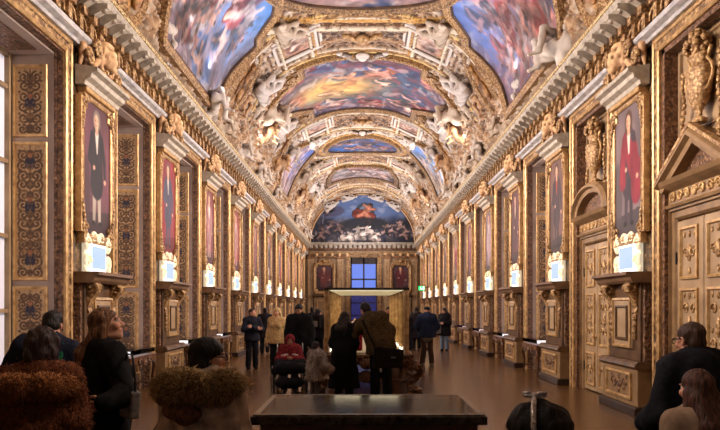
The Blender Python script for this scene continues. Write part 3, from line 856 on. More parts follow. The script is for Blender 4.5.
FRAME_ME = None
def portrait(sd, i):
    global FRAME_ME
    d = PBG[sd][i % 5]
    tail = '' if i < 5 else '' 
    t = thing('framed_portrait', 'portrait of %s, %s on the %s' % (d[0], ORD[i], SIDES[sd]), 'painting', group='portraits between the bays')
    v, f, c = paint_portrait(i * 7 + sd, *d[1:5], hair=d[5], stock=d[6], cloak=d[7], n=58 if i < 4 else 30)
    v[:, 2] += 2.84; v[:, 1] = -.045
    link('canvas', mesh('canvas', v, f, c), M['paint'], t)
    if FRAME_ME is None:
        mb = portrait_frame(); FRAME_ME = {}
        FRAME_ME['frame'] = mesh('frame', mb.v, mb.f); FRAME_ME['frame'].materials.append(M['gold_fine'])
        mb = MB().sweep(frame_path(.58, 2.84, 4.98, .12, .16), [(-.014, .03), (-.014, .065), (.008, .085), (.02, .06)]).sweep(frame_path(.58, 2.84, 4.98, .12, .16), [(.112, .05), (.12, .095), (.142, .09), (.148, 0)])
        FRAME_ME['frame_edge'] = mesh('frame_edge', mb.v, mb.f); FRAME_ME['frame_edge'].materials.append(M['gold_smooth'])
        for q, (sx, z) in enumerate(((-1, 4.9), (1, 4.9), (-1, 2.92), (1, 2.92))):
            mb = MB().scroll((sx * .56, -.08, z), .1, 1.5, .03, -.1, -.06, sx=-sx)
            for k in range(5): mb.ball((sx * (.6 + .015 * k), -.085, z + (.12 + .07 * k) * (1 if z < 4 else -1)), (.05 - .004 * k, .03, .055), 6, 4)
            FRAME_ME['corner_scroll' + '~' * q] = mesh('corner_scroll', mb.v, mb.f, None, True); FRAME_ME['corner_scroll' + '~' * q].materials.append(M['gold_fine'])
        mb = MB().prism([(0, 5.12), (-.14, 5.12), (-.16, 5.18), (-.24, 5.22), (-.26, 5.28), (-.34, 5.31), (-.34, 5.37), (0, 5.42)], -.74, .74)
        FRAME_ME['crown_moulding'] = mesh('crown_moulding', mb.v, mb.f); FRAME_ME['crown_moulding'].materials.append(M['grey'])
        mb = MB().box(-.62, .62, -.14, 0, 5.04, 5.12, .01)
        FRAME_ME['crown_frieze'] = mesh('crown_frieze', mb.v, mb.f); FRAME_ME['crown_frieze'].materials.append(M['gold_smooth'])
    for nme, me in FRAME_ME.items():
        o = bpy.data.objects.new(nme.strip('~'), me); COL.objects.link(o); o.parent = t
    l, r = wall_at(sd, PIERS[i], .04); t.location = l; t.rotation_euler = (0, 0, r)

def mask_proto():
    t = thing('gilded_mask', 'x', 'carving', group='gilded masks above the portraits')
    s = SDF()
    z = 5.72
    s.ell((0, -.22, z), (.15, .17, .21)).ell((0, -.37, z - .03), (.03, .05, .05)).ell((0, -.3, z - .15), (.08, .1, .07)).ell((0, -.3, z + .1), (.12, .1, .06))
    for q in (-1, 1):
        s.ell((q * .07, -.36, z + .03), (.03, .03, .02), .02, sub=True)
        s.ell((q * .16, -.2, z + .12), (.09, .11, .1)); s.ell((q * .19, -.18, z - .05), (.07, .09, .12)); s.ell((q * .17, -.18, z - .22), (.06, .08, .1))
        s.cap((q * .28, -.14, z + .16), (q * .5, -.1, z + .02), .09, .07); s.cap((q * .5, -.1, z + .02), (q * .56, -.1, z - .26), .07, .05)
        s.cap((q * .3, -.16, z - .1), (q * .42, -.14, z - .28), .08, .06); s.ell((q * .66, -.08, z + .1), (.1, .08, .14)); s.cap((q * .66, -.1, z), (q * .7, -.08, z - .3), .07, .03)
    s.ell((0, -.2, z + .22), (.2, .14, .08))
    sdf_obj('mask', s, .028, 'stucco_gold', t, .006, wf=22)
    for q in (-1, 1):
        mb = MB()
        mb.scroll((q * .36, -.24, z + .05), .15, 1.7, .04, -.26, -.2, sx=q); mb.scroll((q * .6, -.2, z - .16), .12, 1.6, .036, -.22, -.18, sx=q)
        for k in range(6): mb.ball((q * (.2 + .06 * k), -.3 + .02 * k, z - .26 - .06 * math.sin(k * .7)), .045, 6, 5)
        obj('scroll', mb, 'gold_fine', t, smooth=True)
    return t

pp, lp, mp = pedestal_proto(), plaque_proto(), mask_proto(); first = True
for sd in (-1, 1):
    for i, y in enumerate(PIERS):
        l, r = wall_at(sd, y)
        who = PBG[sd][i % 5][0]
        for pr, lab, off in ((pp, 'panelled brown pedestal with gilt brackets, %s along the %s', 0),
                        (lp, 'glowing white-framed blue plaque, %s along the %s', .02),
                        (mp, 'gilded mask with scrolls over the %s portrait along the %s', .02)):
            o = pr if first else dup(pr)
            l, r = wall_at(sd, y, off)
            o.location = l; o.rotation_euler = (0, 0, r); o['label'] = lab % (ORD[i], SIDES[sd])
        first = False
        portrait(sd, i)

# portraits of the end wall
for x, who, bgc, coat in ((-3.0, 'a man in a dark red robe', (92, 64, 70), (96, 50, 50)), (3.0, 'a man in a dark crimson cape', (96, 66, 74), (84, 34, 40))):
    t = thing('framed_portrait', 'portrait of %s, end wall, %s side' % (who, 'window' if x < 0 else 'door'), 'painting', (x, END - .1, 0))
    v, f, c = paint_portrait(int(x * 3) + 40, bgc, (60, 44, 46), coat, (150, 110, 100), n=30)
    v = v * np.array([1.2, 1, .95]); v[:, 2] += 2.85; v[:, 1] = -.02
    link('canvas', mesh('canvas', v, f, c), M['paint'], t)
    obj('frame', MB().sweep(frame_path(.64, 2.85, 4.88, .12, .16), [(-.012, 0), (-.012, .06), (.04, .12), (.1, .12), (.14, .15), (.2, .13), (.22, -.02)]), 'gold_fine', t)
    obj('scrolls', MB().scroll((-.3, -.14, 5.16), .16, 1.5, .06, -.1, -.08).scroll((.3, -.14, 5.16), .16, 1.5, .06, -.1, -.08, sx=-1).ball((0, -.14, 5.2), (.18, .1, .16)), 'gold_fine', t, smooth=True)
    p = thing('wall_console', 'brown panelled console under the end wall portrait on the %s side' % ('window' if x < 0 else 'door'), 'console', (x, END - .02, 0))
    obj('body', MB().box(-.8, .8, -.22, 0, 0, 2.4, .02), 'panel_frame', p)
    obj('panel', carved_panel(1.1, 1.3, 0, 1.5, .22), 'gold_smooth', p)
    obj('ledge', MB().prism([(0, 2.4), (-.28, 2.4), (-.36, 2.5), (-.36, 2.6), (0, 2.6)], -.95, .95), 'brown', p)

# display tables standing in the window recesses
def table_proto():
    t = thing('display_table', 'x', 'table', group='display tables in the recesses')
    obj('tabletop', MB().box(-.84, .84, -.4, .34, .74, .78, .008), 'wood', t)
    obj('frieze', MB().box(-.78, .78, -.35, .3, .6, .74, .008), 'wood', t)
    cs = obj('glass_case', MB().box(-.76, .76, -.34, .28, .86, .87).box(-.76, .76, -.34, -.335, .78, .86), 'glass', t)
    obj('case_rim', MB().sweep([(-.78, -.3), (.78, -.3), (.78, .36), (-.78, .36)], [(0, 0), (0, .02), (-.03, .02), (-.03, 0)]), 'gold_smooth', t)
    rim = t.children[-1]; rim.rotation_euler = (-PI / 2, 0, 0); rim.location = (0, -.0, .87)
    obj('lit_lining', MB().box(-.74, .74, -.32, .26, .781, .79), 'plaque_sheet_dim', t)
    for sx in (-1, 1):
        for y in (-.3, .24):
            obj('leg', MB().tube([(sx * .72, y, .62), (sx * .76, y - .02, .5), (sx * .7, y, .3), (sx * .68, y, .12), (sx * .74, y - .02, .02)], [.06, .055, .035, .028, .04], 8), 'wood', t, smooth=True)
    obj('stretcher', MB().tube([(-.69, -.03, .16), (0, -.03, .22), (.69, -.03, .16)], .022, 7).tube([(-.69, -.3, .16), (-.69, .24, .16)], .02, 6).tube([(.69, -.3, .16), (.69, .24, .16)], .02, 6), 'wood', t, smooth=True)
    obj('apron_carving', MB().scroll((-.3, -.37, .6), .1, 1.5, .022, -.38, -.36).scroll((.3, -.37, .6), .1, 1.5, .022, -.38, -.36, sx=-1).ball((0, -.37, .6), (.1, .03, .07)), 'gold_dim', t, smooth=True)
    return t
M['plaque_sheet_dim'] = m_emit('lit_case_lining', (232, 230, 240), .7, (200, 196, 196))
tp = table_proto(); first = True
for sd in (-1, 1):
    for i, b in enumerate(BAYS[:9]):
        if sd > 0 and i < 2: continue
        o = tp if first else dup(tp); first = False
        l, r = wall_at(sd, b, -.14); o.location = l; o.rotation_euler = (0, 0, r)
        o['label'] = 'carved display table with lit glass case, %s recess of the %s' % (ORD[i if sd < 0 else i - 2], SIDES[sd])

# exit sign
t = thing('exit_sign', 'small green running-figure exit sign on the door-side wall near the far end', 'sign', (W - .62, 44.6, 2.85), 0)
obj('casing', MB().box(-.22, .22, -.03, .03, -.16, .16, .008), 'black', t)
obj('face', MB().box(-.2, .2, -.034, -.03, -.14, .14), 'green_sign', t)
obj('pictogram', MB().box(.08, .17, -.038, -.034, -.11, .11).ball((-.06, -.036, .08), (.025, .004, .025), 8, 5).prism([(-.09, .05), (-.03, .05), (-.02, -.02), (.03, -.08), (.01, -.1), (-.05, -.04), (-.1, -.1), (-.12, -.08), (-.07, -.01)], -.038, -.034, 'y'), 'white_sign', t)
obj('bracket', MB().box(.2, .62, -.015, .015, .05, .09), 'black', t)
# ================================================================== CEILING
_th = np.linspace(0, PI, 6001)
def _xz(th):
    c = np.cos(th); s = np.abs(np.sin(th))
    return VA * np.sign(c) * np.abs(c) ** (2 / VN), VZ + VB * s ** (2 / VN)
_X, _Z = _xz(_th)
_S = np.concatenate([[0], np.cumsum(np.hypot(np.diff(_X), np.diff(_Z)))]); ARC = _S[-1]
def s_of(deg): return float(np.interp(R(deg), _th, _S))     # arc length from the right springing
def vpos(s, y, h=0.0):
    """point on the vault at arc length s, depth y, h metres proud of it (arrays)"""
    s = np.asarray(s, float); x = np.interp(s, _S, _X); z = np.interp(s, _S, _Z)
    e = .03; tx = np.interp(s + e, _S, _X) - np.interp(s - e, _S, _X); tz = np.interp(s + e, _S, _Z) - np.interp(s - e, _S, _Z)
    l = np.hypot(tx, tz); nx, nz = -tz / l, tx / l      # inward
    y = np.broadcast_to(np.asarray(y, float), s.shape)
    return np.stack([x + nx * h, y, z + nz * h], -1)
def vframe(deg, y):
    """matrix: local x along the gallery, local z up the vault, local y out of the surface"""
    s = s_of(deg); p = vpos(np.array([s]), y)[0]; a = vpos(np.array([s]), y, 1.0)[0]
    n = Vector(a - p); up = Vector((0, 0, 1)); up = (up - n * up.dot(n)).normalized() if abs(n.z) < .98 else Vector((0, 1, 0))
    x = n.cross(up)
    return Matrix(((x.x, n.x, up.x, p[0]), (x.y, n.y, up.y, p[1]), (x.z, n.z, up.z, p[2]), (0, 0, 0, 1)))

def u(deg): return s_of(deg) - ARC / 2     # positive towards the window side
def lob(side, pts, yc):      # pts = (deg on the window side, half length)
    return [(side * u(dg), yc + h) for dg, h in pts] + [(side * u(dg), yc - h) for dg, h in reversed(pts)]
a60, a42 = u(118), u(140)
P_CEN = [(-a60, 24.25), (a60, 24.25), (a60, 25.1), (a42, 25.6), (a42, 27.4), (a60 + .3, 28.9), (a60, 29.2), (a60, 30.5), (-a60, 30.5), (-a60, 29.2), (-a60 - .3, 28.9), (-a42, 27.4), (-a42, 25.6), (-a60, 25.1)]
big = [(172, 2.6), (162, 2.72), (154, 2.95), (147, 3.2), (140, 3.4), (136.5, 3.4), (135, 3.0), (130, 2.75), (124, 2.4), (121, 1.6), (119, .6)]
sml = [(168, 1.9), (160, 2.15), (152, 2.15), (144, 2.0), (136, 1.7), (130, 1.4), (124, 1.0)]
P_OV = [(2.0 * math.cos(q), 37.4 + 1.75 * math.sin(q)) for q in np.linspace(0, 2 * PI, 40, endpoint=False)]
P_OC = [(-2.3, 46.9), (-2.2, 45), (-1.6, 43.1), (1.6, 43.1), (2.2, 45), (2.3, 46.9)]
P_CR = [(2.6 * math.cos(q), 17.2 + 3.1 * math.sin(q)) for q in np.linspace(0, 2 * PI, 44, endpoint=False)]
ALLP = [P_CEN, lob(1, big, 16.9), lob(-1, big, 16.9), lob(1, sml, 35.4), lob(-1, sml, 35.4), P_OV, P_OC, P_CR]
def inside(P, U, Y):
    ins = np.zeros(U.shape, bool); n = len(P)
    for i in range(n):
        (x0, y0), (x1, y1) = P[i], P[(i + 1) % n]
        ins ^= ((y0 > Y) != (y1 > Y)) & (U < (x1 - x0) * (Y - y0) / ((y1 - y0) if y1 != y0 else 1e-9) + x0)
    return ins

# ---- the vault itself: relief and colour, crevice shade painted in, over one fine grid
def vault():
    ys = np.concatenate([np.arange(YB, 11, .5), np.arange(11, END + .05, .042)])
    ss = np.linspace(0, ARC, 330)
    S, Y = np.meshgrid(ss, ys, indexing='ij')
    t = np.abs(S - ARC / 2); half = ARC / 2
    deg = np.interp(S, _S, np.degrees(_th)); T = np.abs(deg - 90)
    yr = np.abs(((Y - 22.3 + 4.6) % 9.2) - 4.6)         # mirrored about each rib
    lo = fbm(t * .6, yr * .6, 3)
    img = np.zeros(S.shape + (3,)) + np.array((124, 104, 92))
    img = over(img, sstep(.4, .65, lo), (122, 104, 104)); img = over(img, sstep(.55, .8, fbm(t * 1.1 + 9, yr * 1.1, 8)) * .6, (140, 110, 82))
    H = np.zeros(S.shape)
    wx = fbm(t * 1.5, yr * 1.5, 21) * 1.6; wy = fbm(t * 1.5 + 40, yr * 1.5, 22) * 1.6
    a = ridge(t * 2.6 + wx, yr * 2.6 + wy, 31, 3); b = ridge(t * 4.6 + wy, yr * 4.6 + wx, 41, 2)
    img = over(img, sstep(.62, .4, a) * .75, (72, 50, 36))  # shade between the ridges painted into the vault colour
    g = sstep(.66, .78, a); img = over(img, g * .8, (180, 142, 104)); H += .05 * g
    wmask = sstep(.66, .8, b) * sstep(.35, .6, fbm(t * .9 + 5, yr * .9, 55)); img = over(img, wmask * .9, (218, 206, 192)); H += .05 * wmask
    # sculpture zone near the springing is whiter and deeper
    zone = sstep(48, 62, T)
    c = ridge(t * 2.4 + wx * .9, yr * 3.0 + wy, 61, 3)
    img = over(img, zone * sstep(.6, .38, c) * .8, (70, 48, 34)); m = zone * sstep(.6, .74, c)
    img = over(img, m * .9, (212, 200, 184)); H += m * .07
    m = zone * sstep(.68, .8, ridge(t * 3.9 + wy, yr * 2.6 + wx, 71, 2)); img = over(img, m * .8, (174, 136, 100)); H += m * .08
    # transverse mouldings of the ribs
    def band(y0, w, col, h, t0=0, t1=90, k=1.0):
        nonlocal img, H
        m = sstep(w, w * .6, np.abs(Y - y0)) * (T >= t0) * (T <= t1) * k
        img = over(img, m, col); H = H * (1 - m) + h * m
    for yc, hw in ((22.25, 1.42), (32.6, 1.42), (40.9, 1.3), (48.6, 1.2)):
        for s in (-1, 1):
            band(yc + s * hw, .16, (150, 114, 70), .1, 0, 64); band(yc + s * (hw - .2), .05, (232, 220, 198), .12, 0, 60)
            band(yc + s * (hw + .2), .05, (226, 196, 130), .1, 0, 70); band(yc + s * (hw + .34), .05, (96, 62, 34), .02, 0, 70)
    def lined(t0, y0, y1, w, col, h):
        nonlocal img, H
        m = sstep(w, w * .6, np.abs(T - t0)) * (Y > y0) * (Y < y1); img = over(img, m, col); H = H * (1 - m) + h * m
    for y0, y1 in ((20.9, 23.6), (31.25, 34.0), (39.7, 42.2), (47.5, 49.8)):
        for q in (21, 36):
            lined(q, y0, y1, .9, (236, 224, 202), .14); lined(q + 1.7, y0, y1, .5, (120, 80, 42), .02); lined(q - 1.7, y0, y1, .5, (190, 140, 70), .1)
    # ring mouldings about the round fields on the crown
    for yc, ry, rs_ in ((17.3, 3.6, 3.0), (37.4, 2.0, 2.2), (52.2, 1.2, 2.4)):
        d = np.hypot((Y - yc) / ry, t / rs_)
        for r0, col, h in ((1.1, (206, 160, 88), .1), (1.2, (110, 76, 44), .02), (1.28, (228, 214, 190), .09)):
            m = sstep(.05, .025, np.abs(d - r0)); img = over(img, m, col); H = H * (1 - m) + h * m
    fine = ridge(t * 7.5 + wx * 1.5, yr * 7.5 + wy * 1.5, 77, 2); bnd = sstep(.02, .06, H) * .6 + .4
    img = over(img, sstep(.5, .3, fine) * .5, (66, 46, 34)); img = over(img, sstep(.7, .84, fine) * .55, (228, 208, 178)); H += .018 * sstep(.55, .8, fine) * (H < .09)  # finer crevice shade and pale ridges painted in
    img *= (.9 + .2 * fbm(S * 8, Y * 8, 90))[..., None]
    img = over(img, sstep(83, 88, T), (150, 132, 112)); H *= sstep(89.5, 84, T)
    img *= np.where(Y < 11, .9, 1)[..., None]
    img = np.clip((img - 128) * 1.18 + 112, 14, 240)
    for P in ALLP: H[inside(P, S - ARC / 2, Y)] = 0
    v = vpos(S, Y, 0) ; n = vpos(S, Y, 1.0) - v; v = v + n * H[..., None]
    nx, ny = S.shape; i = np.arange(nx * ny).reshape(nx, ny)
    f = np.stack([i[:-1, :-1], i[:-1, 1:], i[1:, 1:], i[1:, :-1]], -1).reshape(-1, 4)
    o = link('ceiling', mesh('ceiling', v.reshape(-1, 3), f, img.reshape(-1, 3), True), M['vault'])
    tag(o, 'barrel vault covered in gilt and white stucco ornament', 'ceiling', None, 'structure')
vault()

# ---- painted fields
def paint_sky(U, V, seed, pal, figs, light=None, plain=False):
    """loose baroque sky: swept clouds of the given colours with small figures"""
    rs = random.Random(seed)
    wx = fbm(U * .7, V * .7, seed) * 3; wy = fbm(U * .7 + 31, V * .7, seed + 1) * 3
    n = fbm(U * 1.2 + wx, V * 1.2 + wy, seed + 2, 5); q = np.clip((n - .25) / .5, 0, .999) * (len(pal) - 1)
    k = q.astype(int); fr = (q - k)[..., None]; P = np.array(pal, float)
    img = P[k] * (1 - fr) + P[np.minimum(k + 1, len(pal) - 1)] * fr
    if light:
        u, v, r, col = light; glow = np.exp(-((U - u) ** 2 * .6 + (V - v) ** 2) / r ** 2); img = over(img, glow * .95, col)
    U0, V0 = U, V; U = U + .22 * (fbm(U * 2.1, V * 2.1, seed + 40) - .5); V = V + .22 * (fbm(U * 2.1 + 7, V * 2.1, seed + 41) - .5); lum = (.35 + 1.25 * fbm(U * 3.4, V * 3.4, seed + 42, 3))[..., None]
    for (u, v, sc, skin, drap) in figs:
        a = rs.uniform(-.6, .6)
        def seg(x0, y0, x1, y1, r, col, k=1):
            nonlocal img
            ca, sa = math.cos(a), math.sin(a)
            p0 = np.array((u + sc * (x0 * ca - y0 * sa), v + sc * (x0 * sa + y0 * ca))); p1 = np.array((u + sc * (x1 * ca - y1 * sa), v + sc * (x1 * sa + y1 * ca)))
            d = p1 - p0; L = max(d.dot(d), 1e-6); tt = np.clip(((U - p0[0]) * d[0] + (V - p0[1]) * d[1]) / L, 0, 1)
            m = sstep(1.15, .75, np.hypot(U - p0[0] - tt * d[0], V - p0[1] - tt * d[1]) / (r * sc * 1.3)) * k
            gc = np.array(col, float); gc = gc * .72 + gc.mean() * .28; img = img * (1 - m[..., None]) + gc * rs.uniform(.75, 1.05) * lum * m[..., None]
        seg(-.5, -.35, .5, -.1, .34, drap); seg(-.2, -.2, .7, -.5, .2, np.array(drap) * .7)
        seg(0, 0, .05, .5, .17, skin); seg(0, 0, .5, -.15, .13, skin); seg(.5, -.15, .75, -.55, .09, skin); seg(0, -.05, -.35, -.4, .12, skin)
        seg(.05, .45, .5, .62, .075, skin); seg(.05, .45, -.4, .5, .07, skin); seg(.06, .72, .06, .74, .12, skin); seg(.03, .8, .03, .8, .09, np.array(skin) * .4)
    if plain: return img
    img *= (.55 + .9 * fbm(U * 2.2 + wx, V * 2.2 + wy, seed + 9, 4))[..., None]; img = over(img, sstep(.6, .75, fbm(U * 2.6 + wy, V * 1.6 + wx, seed + 12, 4)) * .55, (206, 194, 190))
    if light: img = over(img, glow * .5, light[3])
    return img

def vault_painting(name, label, poly, pal, figs, seed, light=None, res=.045, lift=.1, fw=.16, edge='gold_fine', cat='ceiling painting'):
    """poly = outline as (arc length about the crown, depth); canvas follows the vault inside it"""
    t = thing(name, label, cat); P = np.array(poly)
    c = P.mean(0)
    t.location = vpos(np.array([ARC / 2 + c[0]]), c[1])[0]
    org = np.array(t.location)
    lo = P.min(0) - res; hi = P.max(0) + res
    us = np.arange(lo[0], hi[0] + res, res); ys = np.arange(lo[1], hi[1] + res, res)
    U, Y = np.meshgrid(us, ys, indexing='ij')
    ins = np.zeros(U.shape, bool); n = len(P)
    for i in range(n):
        (x0, y0), (x1, y1) = P[i], P[(i + 1) % n]
        cr = ((y0 > Y) != (y1 > Y)) & (U < (x1 - x0) * (Y - y0) / ((y1 - y0) if y1 != y0 else 1e-9) + x0); ins ^= cr
    img = paint_sky(U - c[0], Y - c[1], seed, pal, figs, light)
    v = vpos(ARC / 2 + U, Y, lift) - org; nx, ny = U.shape; i = np.arange(nx * ny).reshape(nx, ny)
    f = np.stack([i[:-1, :-1], i[:-1, 1:], i[1:, 1:], i[1:, :-1]], -1).reshape(-1, 4)
    keep = (ins[:-1, :-1] | ins[1:, :-1] | ins[1:, 1:] | ins[:-1, 1:]).ravel(); f = f[keep]
    used = np.unique(f); mp = np.full(nx * ny, -1); mp[used] = np.arange(len(used))
    link('canvas', mesh('canvas', v.reshape(-1, 3)[used], mp[f], img.reshape(-1, 3)[used], True), M['paint'], t)
    # frame moulding swept about the outline (resampled so that it bends with the vault)
    Q = []
    for i in range(n):
        d = P[(i + 1) % n] - P[i]; k = max(1, int(np.linalg.norm(d) / .25)); Q += [P[i] + d * j / k for j in range(k)]
    Q = np.array(Q); m = len(Q); ar = np.sum(Q[:, 0] * np.roll(Q[:, 1], -1) - np.roll(Q[:, 0], -1) * Q[:, 1]); sg = 1 if ar > 0 else -1
    d0 = Q - np.roll(Q, 1, 0); d1 = np.roll(Q, -1, 0) - Q
    d0 /= np.linalg.norm(d0, axis=1)[:, None]; d1 /= np.linalg.norm(d1, axis=1)[:, None]
    n0 = np.stack([d0[:, 1], -d0[:, 0]], 1) * sg; n1 = np.stack([d1[:, 1], -d1[:, 0]], 1) * sg
    mi = n0 + n1; mi /= np.maximum(np.linalg.norm(mi, axis=1), .3)[:, None]; mi /= np.maximum((mi * n0).sum(1), .45)[:, None]
    prof = [(-.04, lift - .02), (-.04, lift + .05), (.25 * fw, lift + .12), (.5 * fw, lift + .1), (.75 * fw, lift + .14), (fw, lift + .1), (fw, -.05)]
    vs = np.stack([vpos(ARC / 2 + Q[:, 0] + mi[:, 0] * o, Q[:, 1] + mi[:, 1] * o, h) for o, h in prof], 1).reshape(-1, 3) - org
    e = [(-.07, lift + .005), (-.05, lift + .07), (.0, lift + .07), (.02, lift + .0)]; ve = np.stack([vpos(ARC / 2 + Q[:, 0] + mi[:, 0] * o, Q[:, 1] + mi[:, 1] * o, h) for o, h in e], 1).reshape(-1, 3) - org
    link('inner_edge', mesh('inner_edge', ve, [(i * 4 + a, ((i + 1) % m) * 4 + a, ((i + 1) % m) * 4 + a + 1, i * 4 + a + 1) for i in range(m) for a in range(3)]), M['brown'], t)
    k = len(prof); f = [(i * k + a, ((i + 1) % m) * k + a, ((i + 1) % m) * k + a + 1, i * k + a + 1) for i in range(m) for a in range(k - 1)]
    link('frame', mesh('frame', vs, f), M[edge], t)
    return t

SKIN = (214, 160, 130)
rs = random.Random(21)
def figs(n, hu, hy, sc, skins, draps, cu=0, cy=0):
    return [(cu + rs.uniform(-hu, hu), cy + rs.uniform(-hy, hy), sc * rs.uniform(.7, 1.25), rs.choice(skins), rs.choice(draps)) for _ in range(n)]

vault_painting('ceiling_painting', 'largest painting on the crown of the vault, sunlit burst among dark clouds', P_CEN,
    [(52, 44, 78), (60, 84, 110), (70, 66, 92), (128, 66, 76), (88, 76, 92), (64, 58, 84), (150, 110, 110)],
    figs(26, 3.3, 2.6, .62, [(214, 130, 104), (206, 150, 130), (190, 110, 96)], [(170, 44, 56), (60, 70, 120), (120, 56, 80), (70, 100, 110), (180, 90, 60)]) + [(.9, .1, .8, (220, 130, 80), (206, 90, 60))],
    5, light=(1.2, .2, 1.25, (250, 206, 110)), fw=.22)
PBIG = [(74, 90, 130), (104, 122, 158), (128, 124, 144), (146, 128, 138), (108, 98, 112), (138, 112, 112), (178, 170, 174)]
cu = u(145)
vault_painting('ceiling_painting', 'large arched sky painting on the window-side haunch, with a red-draped flyer', lob(1, big, 16.9), PBIG,
    figs(22, 1.7, 2.2, .55, [(200, 146, 128), (176, 120, 110)], [(150, 70, 72), (90, 120, 180), (110, 96, 110), (190, 180, 186)]) + [(-.5, 1.2, 1.0, SKIN, (196, 60, 56))], 31, light=(-1.4, 2.0, 1.3, (90, 140, 206)), fw=.24)
PBIG2 = [(70, 88, 140), (84, 104, 156), (108, 96, 120), (150, 100, 96), (120, 88, 96), (176, 120, 104), (130, 130, 150)]
vault_painting('ceiling_painting', 'large arched fiery sky painting on the door-side haunch, with ruddy falling figures', lob(-1, big, 16.9), PBIG2,
    figs(26, 1.6, 2.1, .58, [(206, 126, 104), (180, 104, 90)], [(196, 70, 60), (150, 90, 90), (90, 80, 100), (180, 150, 150)]), 47, light=(1.3, 2.2, 1.6, (84, 112, 176)), fw=.24)
vault_painting('ceiling_painting', 'smaller arched painting of pink and violet clouds on the window-side haunch', lob(1, sml, 35.4),
    [(120, 108, 150), (150, 140, 176), (196, 176, 176), (170, 140, 140), (130, 110, 120), (210, 196, 190)], figs(7, 1.2, 1.3, .6, [(206, 160, 146)], [(150, 120, 150), (176, 110, 110)]), 53, light=(-1.1, .6, .8, (88, 116, 190)), res=.06, fw=.22)
vault_painting('ceiling_painting', 'smaller arched painting of blue sky and buff cloud on the door-side haunch', lob(-1, sml, 35.4),
    [(88, 132, 190), (140, 156, 176), (196, 180, 156), (170, 146, 120), (146, 124, 112), (206, 190, 166)], figs(6, 1.1, 1.2, .6, [(206, 170, 150)], [(150, 110, 100), (120, 120, 140)]), 59, light=(1.0, 0, .9, (90, 136, 206)), res=.06, fw=.22)
vault_painting('ceiling_painting', 'oval blue painting on the crown of the vault', P_OV, [(46, 84, 150), (60, 110, 180), (70, 70, 100), (120, 90, 90), (50, 90, 160)],
    figs(7, 1.3, .9, .5, [(206, 150, 130)], [(150, 60, 60), (70, 60, 80)]), 61, res=.05, fw=.2)
vault_painting('ceiling_painting', 'eight-sided grey and white cloud painting near the far end of the vault', P_OC, [(86, 72, 76), (120, 104, 106), (200, 192, 188), (150, 100, 90), (176, 166, 160)],
    figs(8, 1.6, 1.2, .5, [(206, 160, 140)], [(150, 80, 70), (110, 96, 100)]), 67, res=.06, fw=.3, edge='gold')
vault_painting('ceiling_painting', 'round crown painting at the top edge of the view, in a beaded gilt ring', P_CR, [(60, 70, 100), (110, 96, 100), (150, 120, 110), (90, 80, 90)], figs(8, 1.6, 2, .7, [(206, 150, 130)], [(150, 60, 60)]), 71, res=.08, fw=.3, edge='gold')

# ---- lunette on the end wall
def lunette():
    t = thing('lunette_painting', 'half-round painting of sea figures under a blue sky above the end wall', 'painting', (0, END - .06, 6.68))
    X, Z = np.meshgrid(np.linspace(-4.1, 4.1, 150), np.linspace(0, 3.75, 72), indexing='ij')
    k = np.hypot(X / 4.1, Z / 3.75)
    img = paint_sky(X, Z, 83, [(36, 40, 56), (50, 56, 74), (62, 60, 70), (84, 76, 80), (46, 52, 70)], [])
    sky = sstep(1.5, 2.4, Z + .5 * fbm(X * .8, Z * .8, 4) - .12 * np.abs(X - .3)) ; img = over(img, sky * .9, (96, 122, 172))
    img = over(img, sky * sstep(.5, .7, fbm(X * 1.3, Z * 2, 14)) * .8, (150, 162, 190))
    img = over(img, sstep(1, .8, np.hypot((X + 2.4) / 1.1, (Z - 2.5) / .5)) * .6, (72, 62, 80))
    def fg(x, z, sc, skin, drap, seed):
        nonlocal img
        base = paint_sky(X - x, Z - z, seed, [(0, 0, 0), (0, 0, 0)], [(0, 0, sc, skin, drap)], plain=True); m = base.sum(-1) > 60
        img[m] = base[m]
    img = over(img, sstep(1.05, .95, np.hypot((X - .2) / .75, (Z - 2.45) / .7)), (58, 78, 92)); img = over(img, sstep(1, .9, np.hypot((X - .2) / .5, (Z - 2.45) / .48)), (120, 130, 150))
    fg(.2, 2.3, 1.0, (210, 120, 86), (180, 66, 50), 91)
    img = over(img, sstep(1.1, .8, np.hypot((X - .2) / 1.9, (Z - 1.45) / .55)) * .9, (40, 42, 48))
    for q, (x, z, sc) in enumerate(((-3.1, .9, .6), (-2.5, 1.3, .55), (-1.9, 1.1, .6), (-3.3, .5, .5), (1.8, 1.0, .6), (2.4, 1.0, .65), (2.9, 1.3, .55), (3.2, .7, .55), (-2.7, 2.6, .5))):
        fg(x, z, sc, (150, 112, 104) if x < 0 else (196, 150, 136), (70, 62, 80), 95 + q)
    for q, (x, z, sc) in enumerate(((-.4, .7, .75), (-1.1, .45, .65), (.3, .9, .6), (1.0, .45, .6))): fg(x, z, sc, (236, 214, 196), (206, 186, 172), 120 + q)
    i = np.arange(150 * 72).reshape(150, 72); f = np.stack([i[:-1, :-1], i[1:, :-1], i[1:, 1:], i[:-1, 1:]], -1).reshape(-1, 4)
    keep = (k < 1.0)[:-1, :-1].ravel(); v = np.stack([X, 0 * X, Z], -1).reshape(-1, 3)
    link('canvas', mesh('canvas', v, f[keep], img.reshape(-1, 3)), M['paint'], t)
    arc = [(4.05 * math.cos(q), 3.72 * math.sin(q)) for q in np.linspace(PI, 0, 41)]
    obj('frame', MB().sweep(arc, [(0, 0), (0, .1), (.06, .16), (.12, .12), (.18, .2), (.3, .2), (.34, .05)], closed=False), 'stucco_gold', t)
lunette()

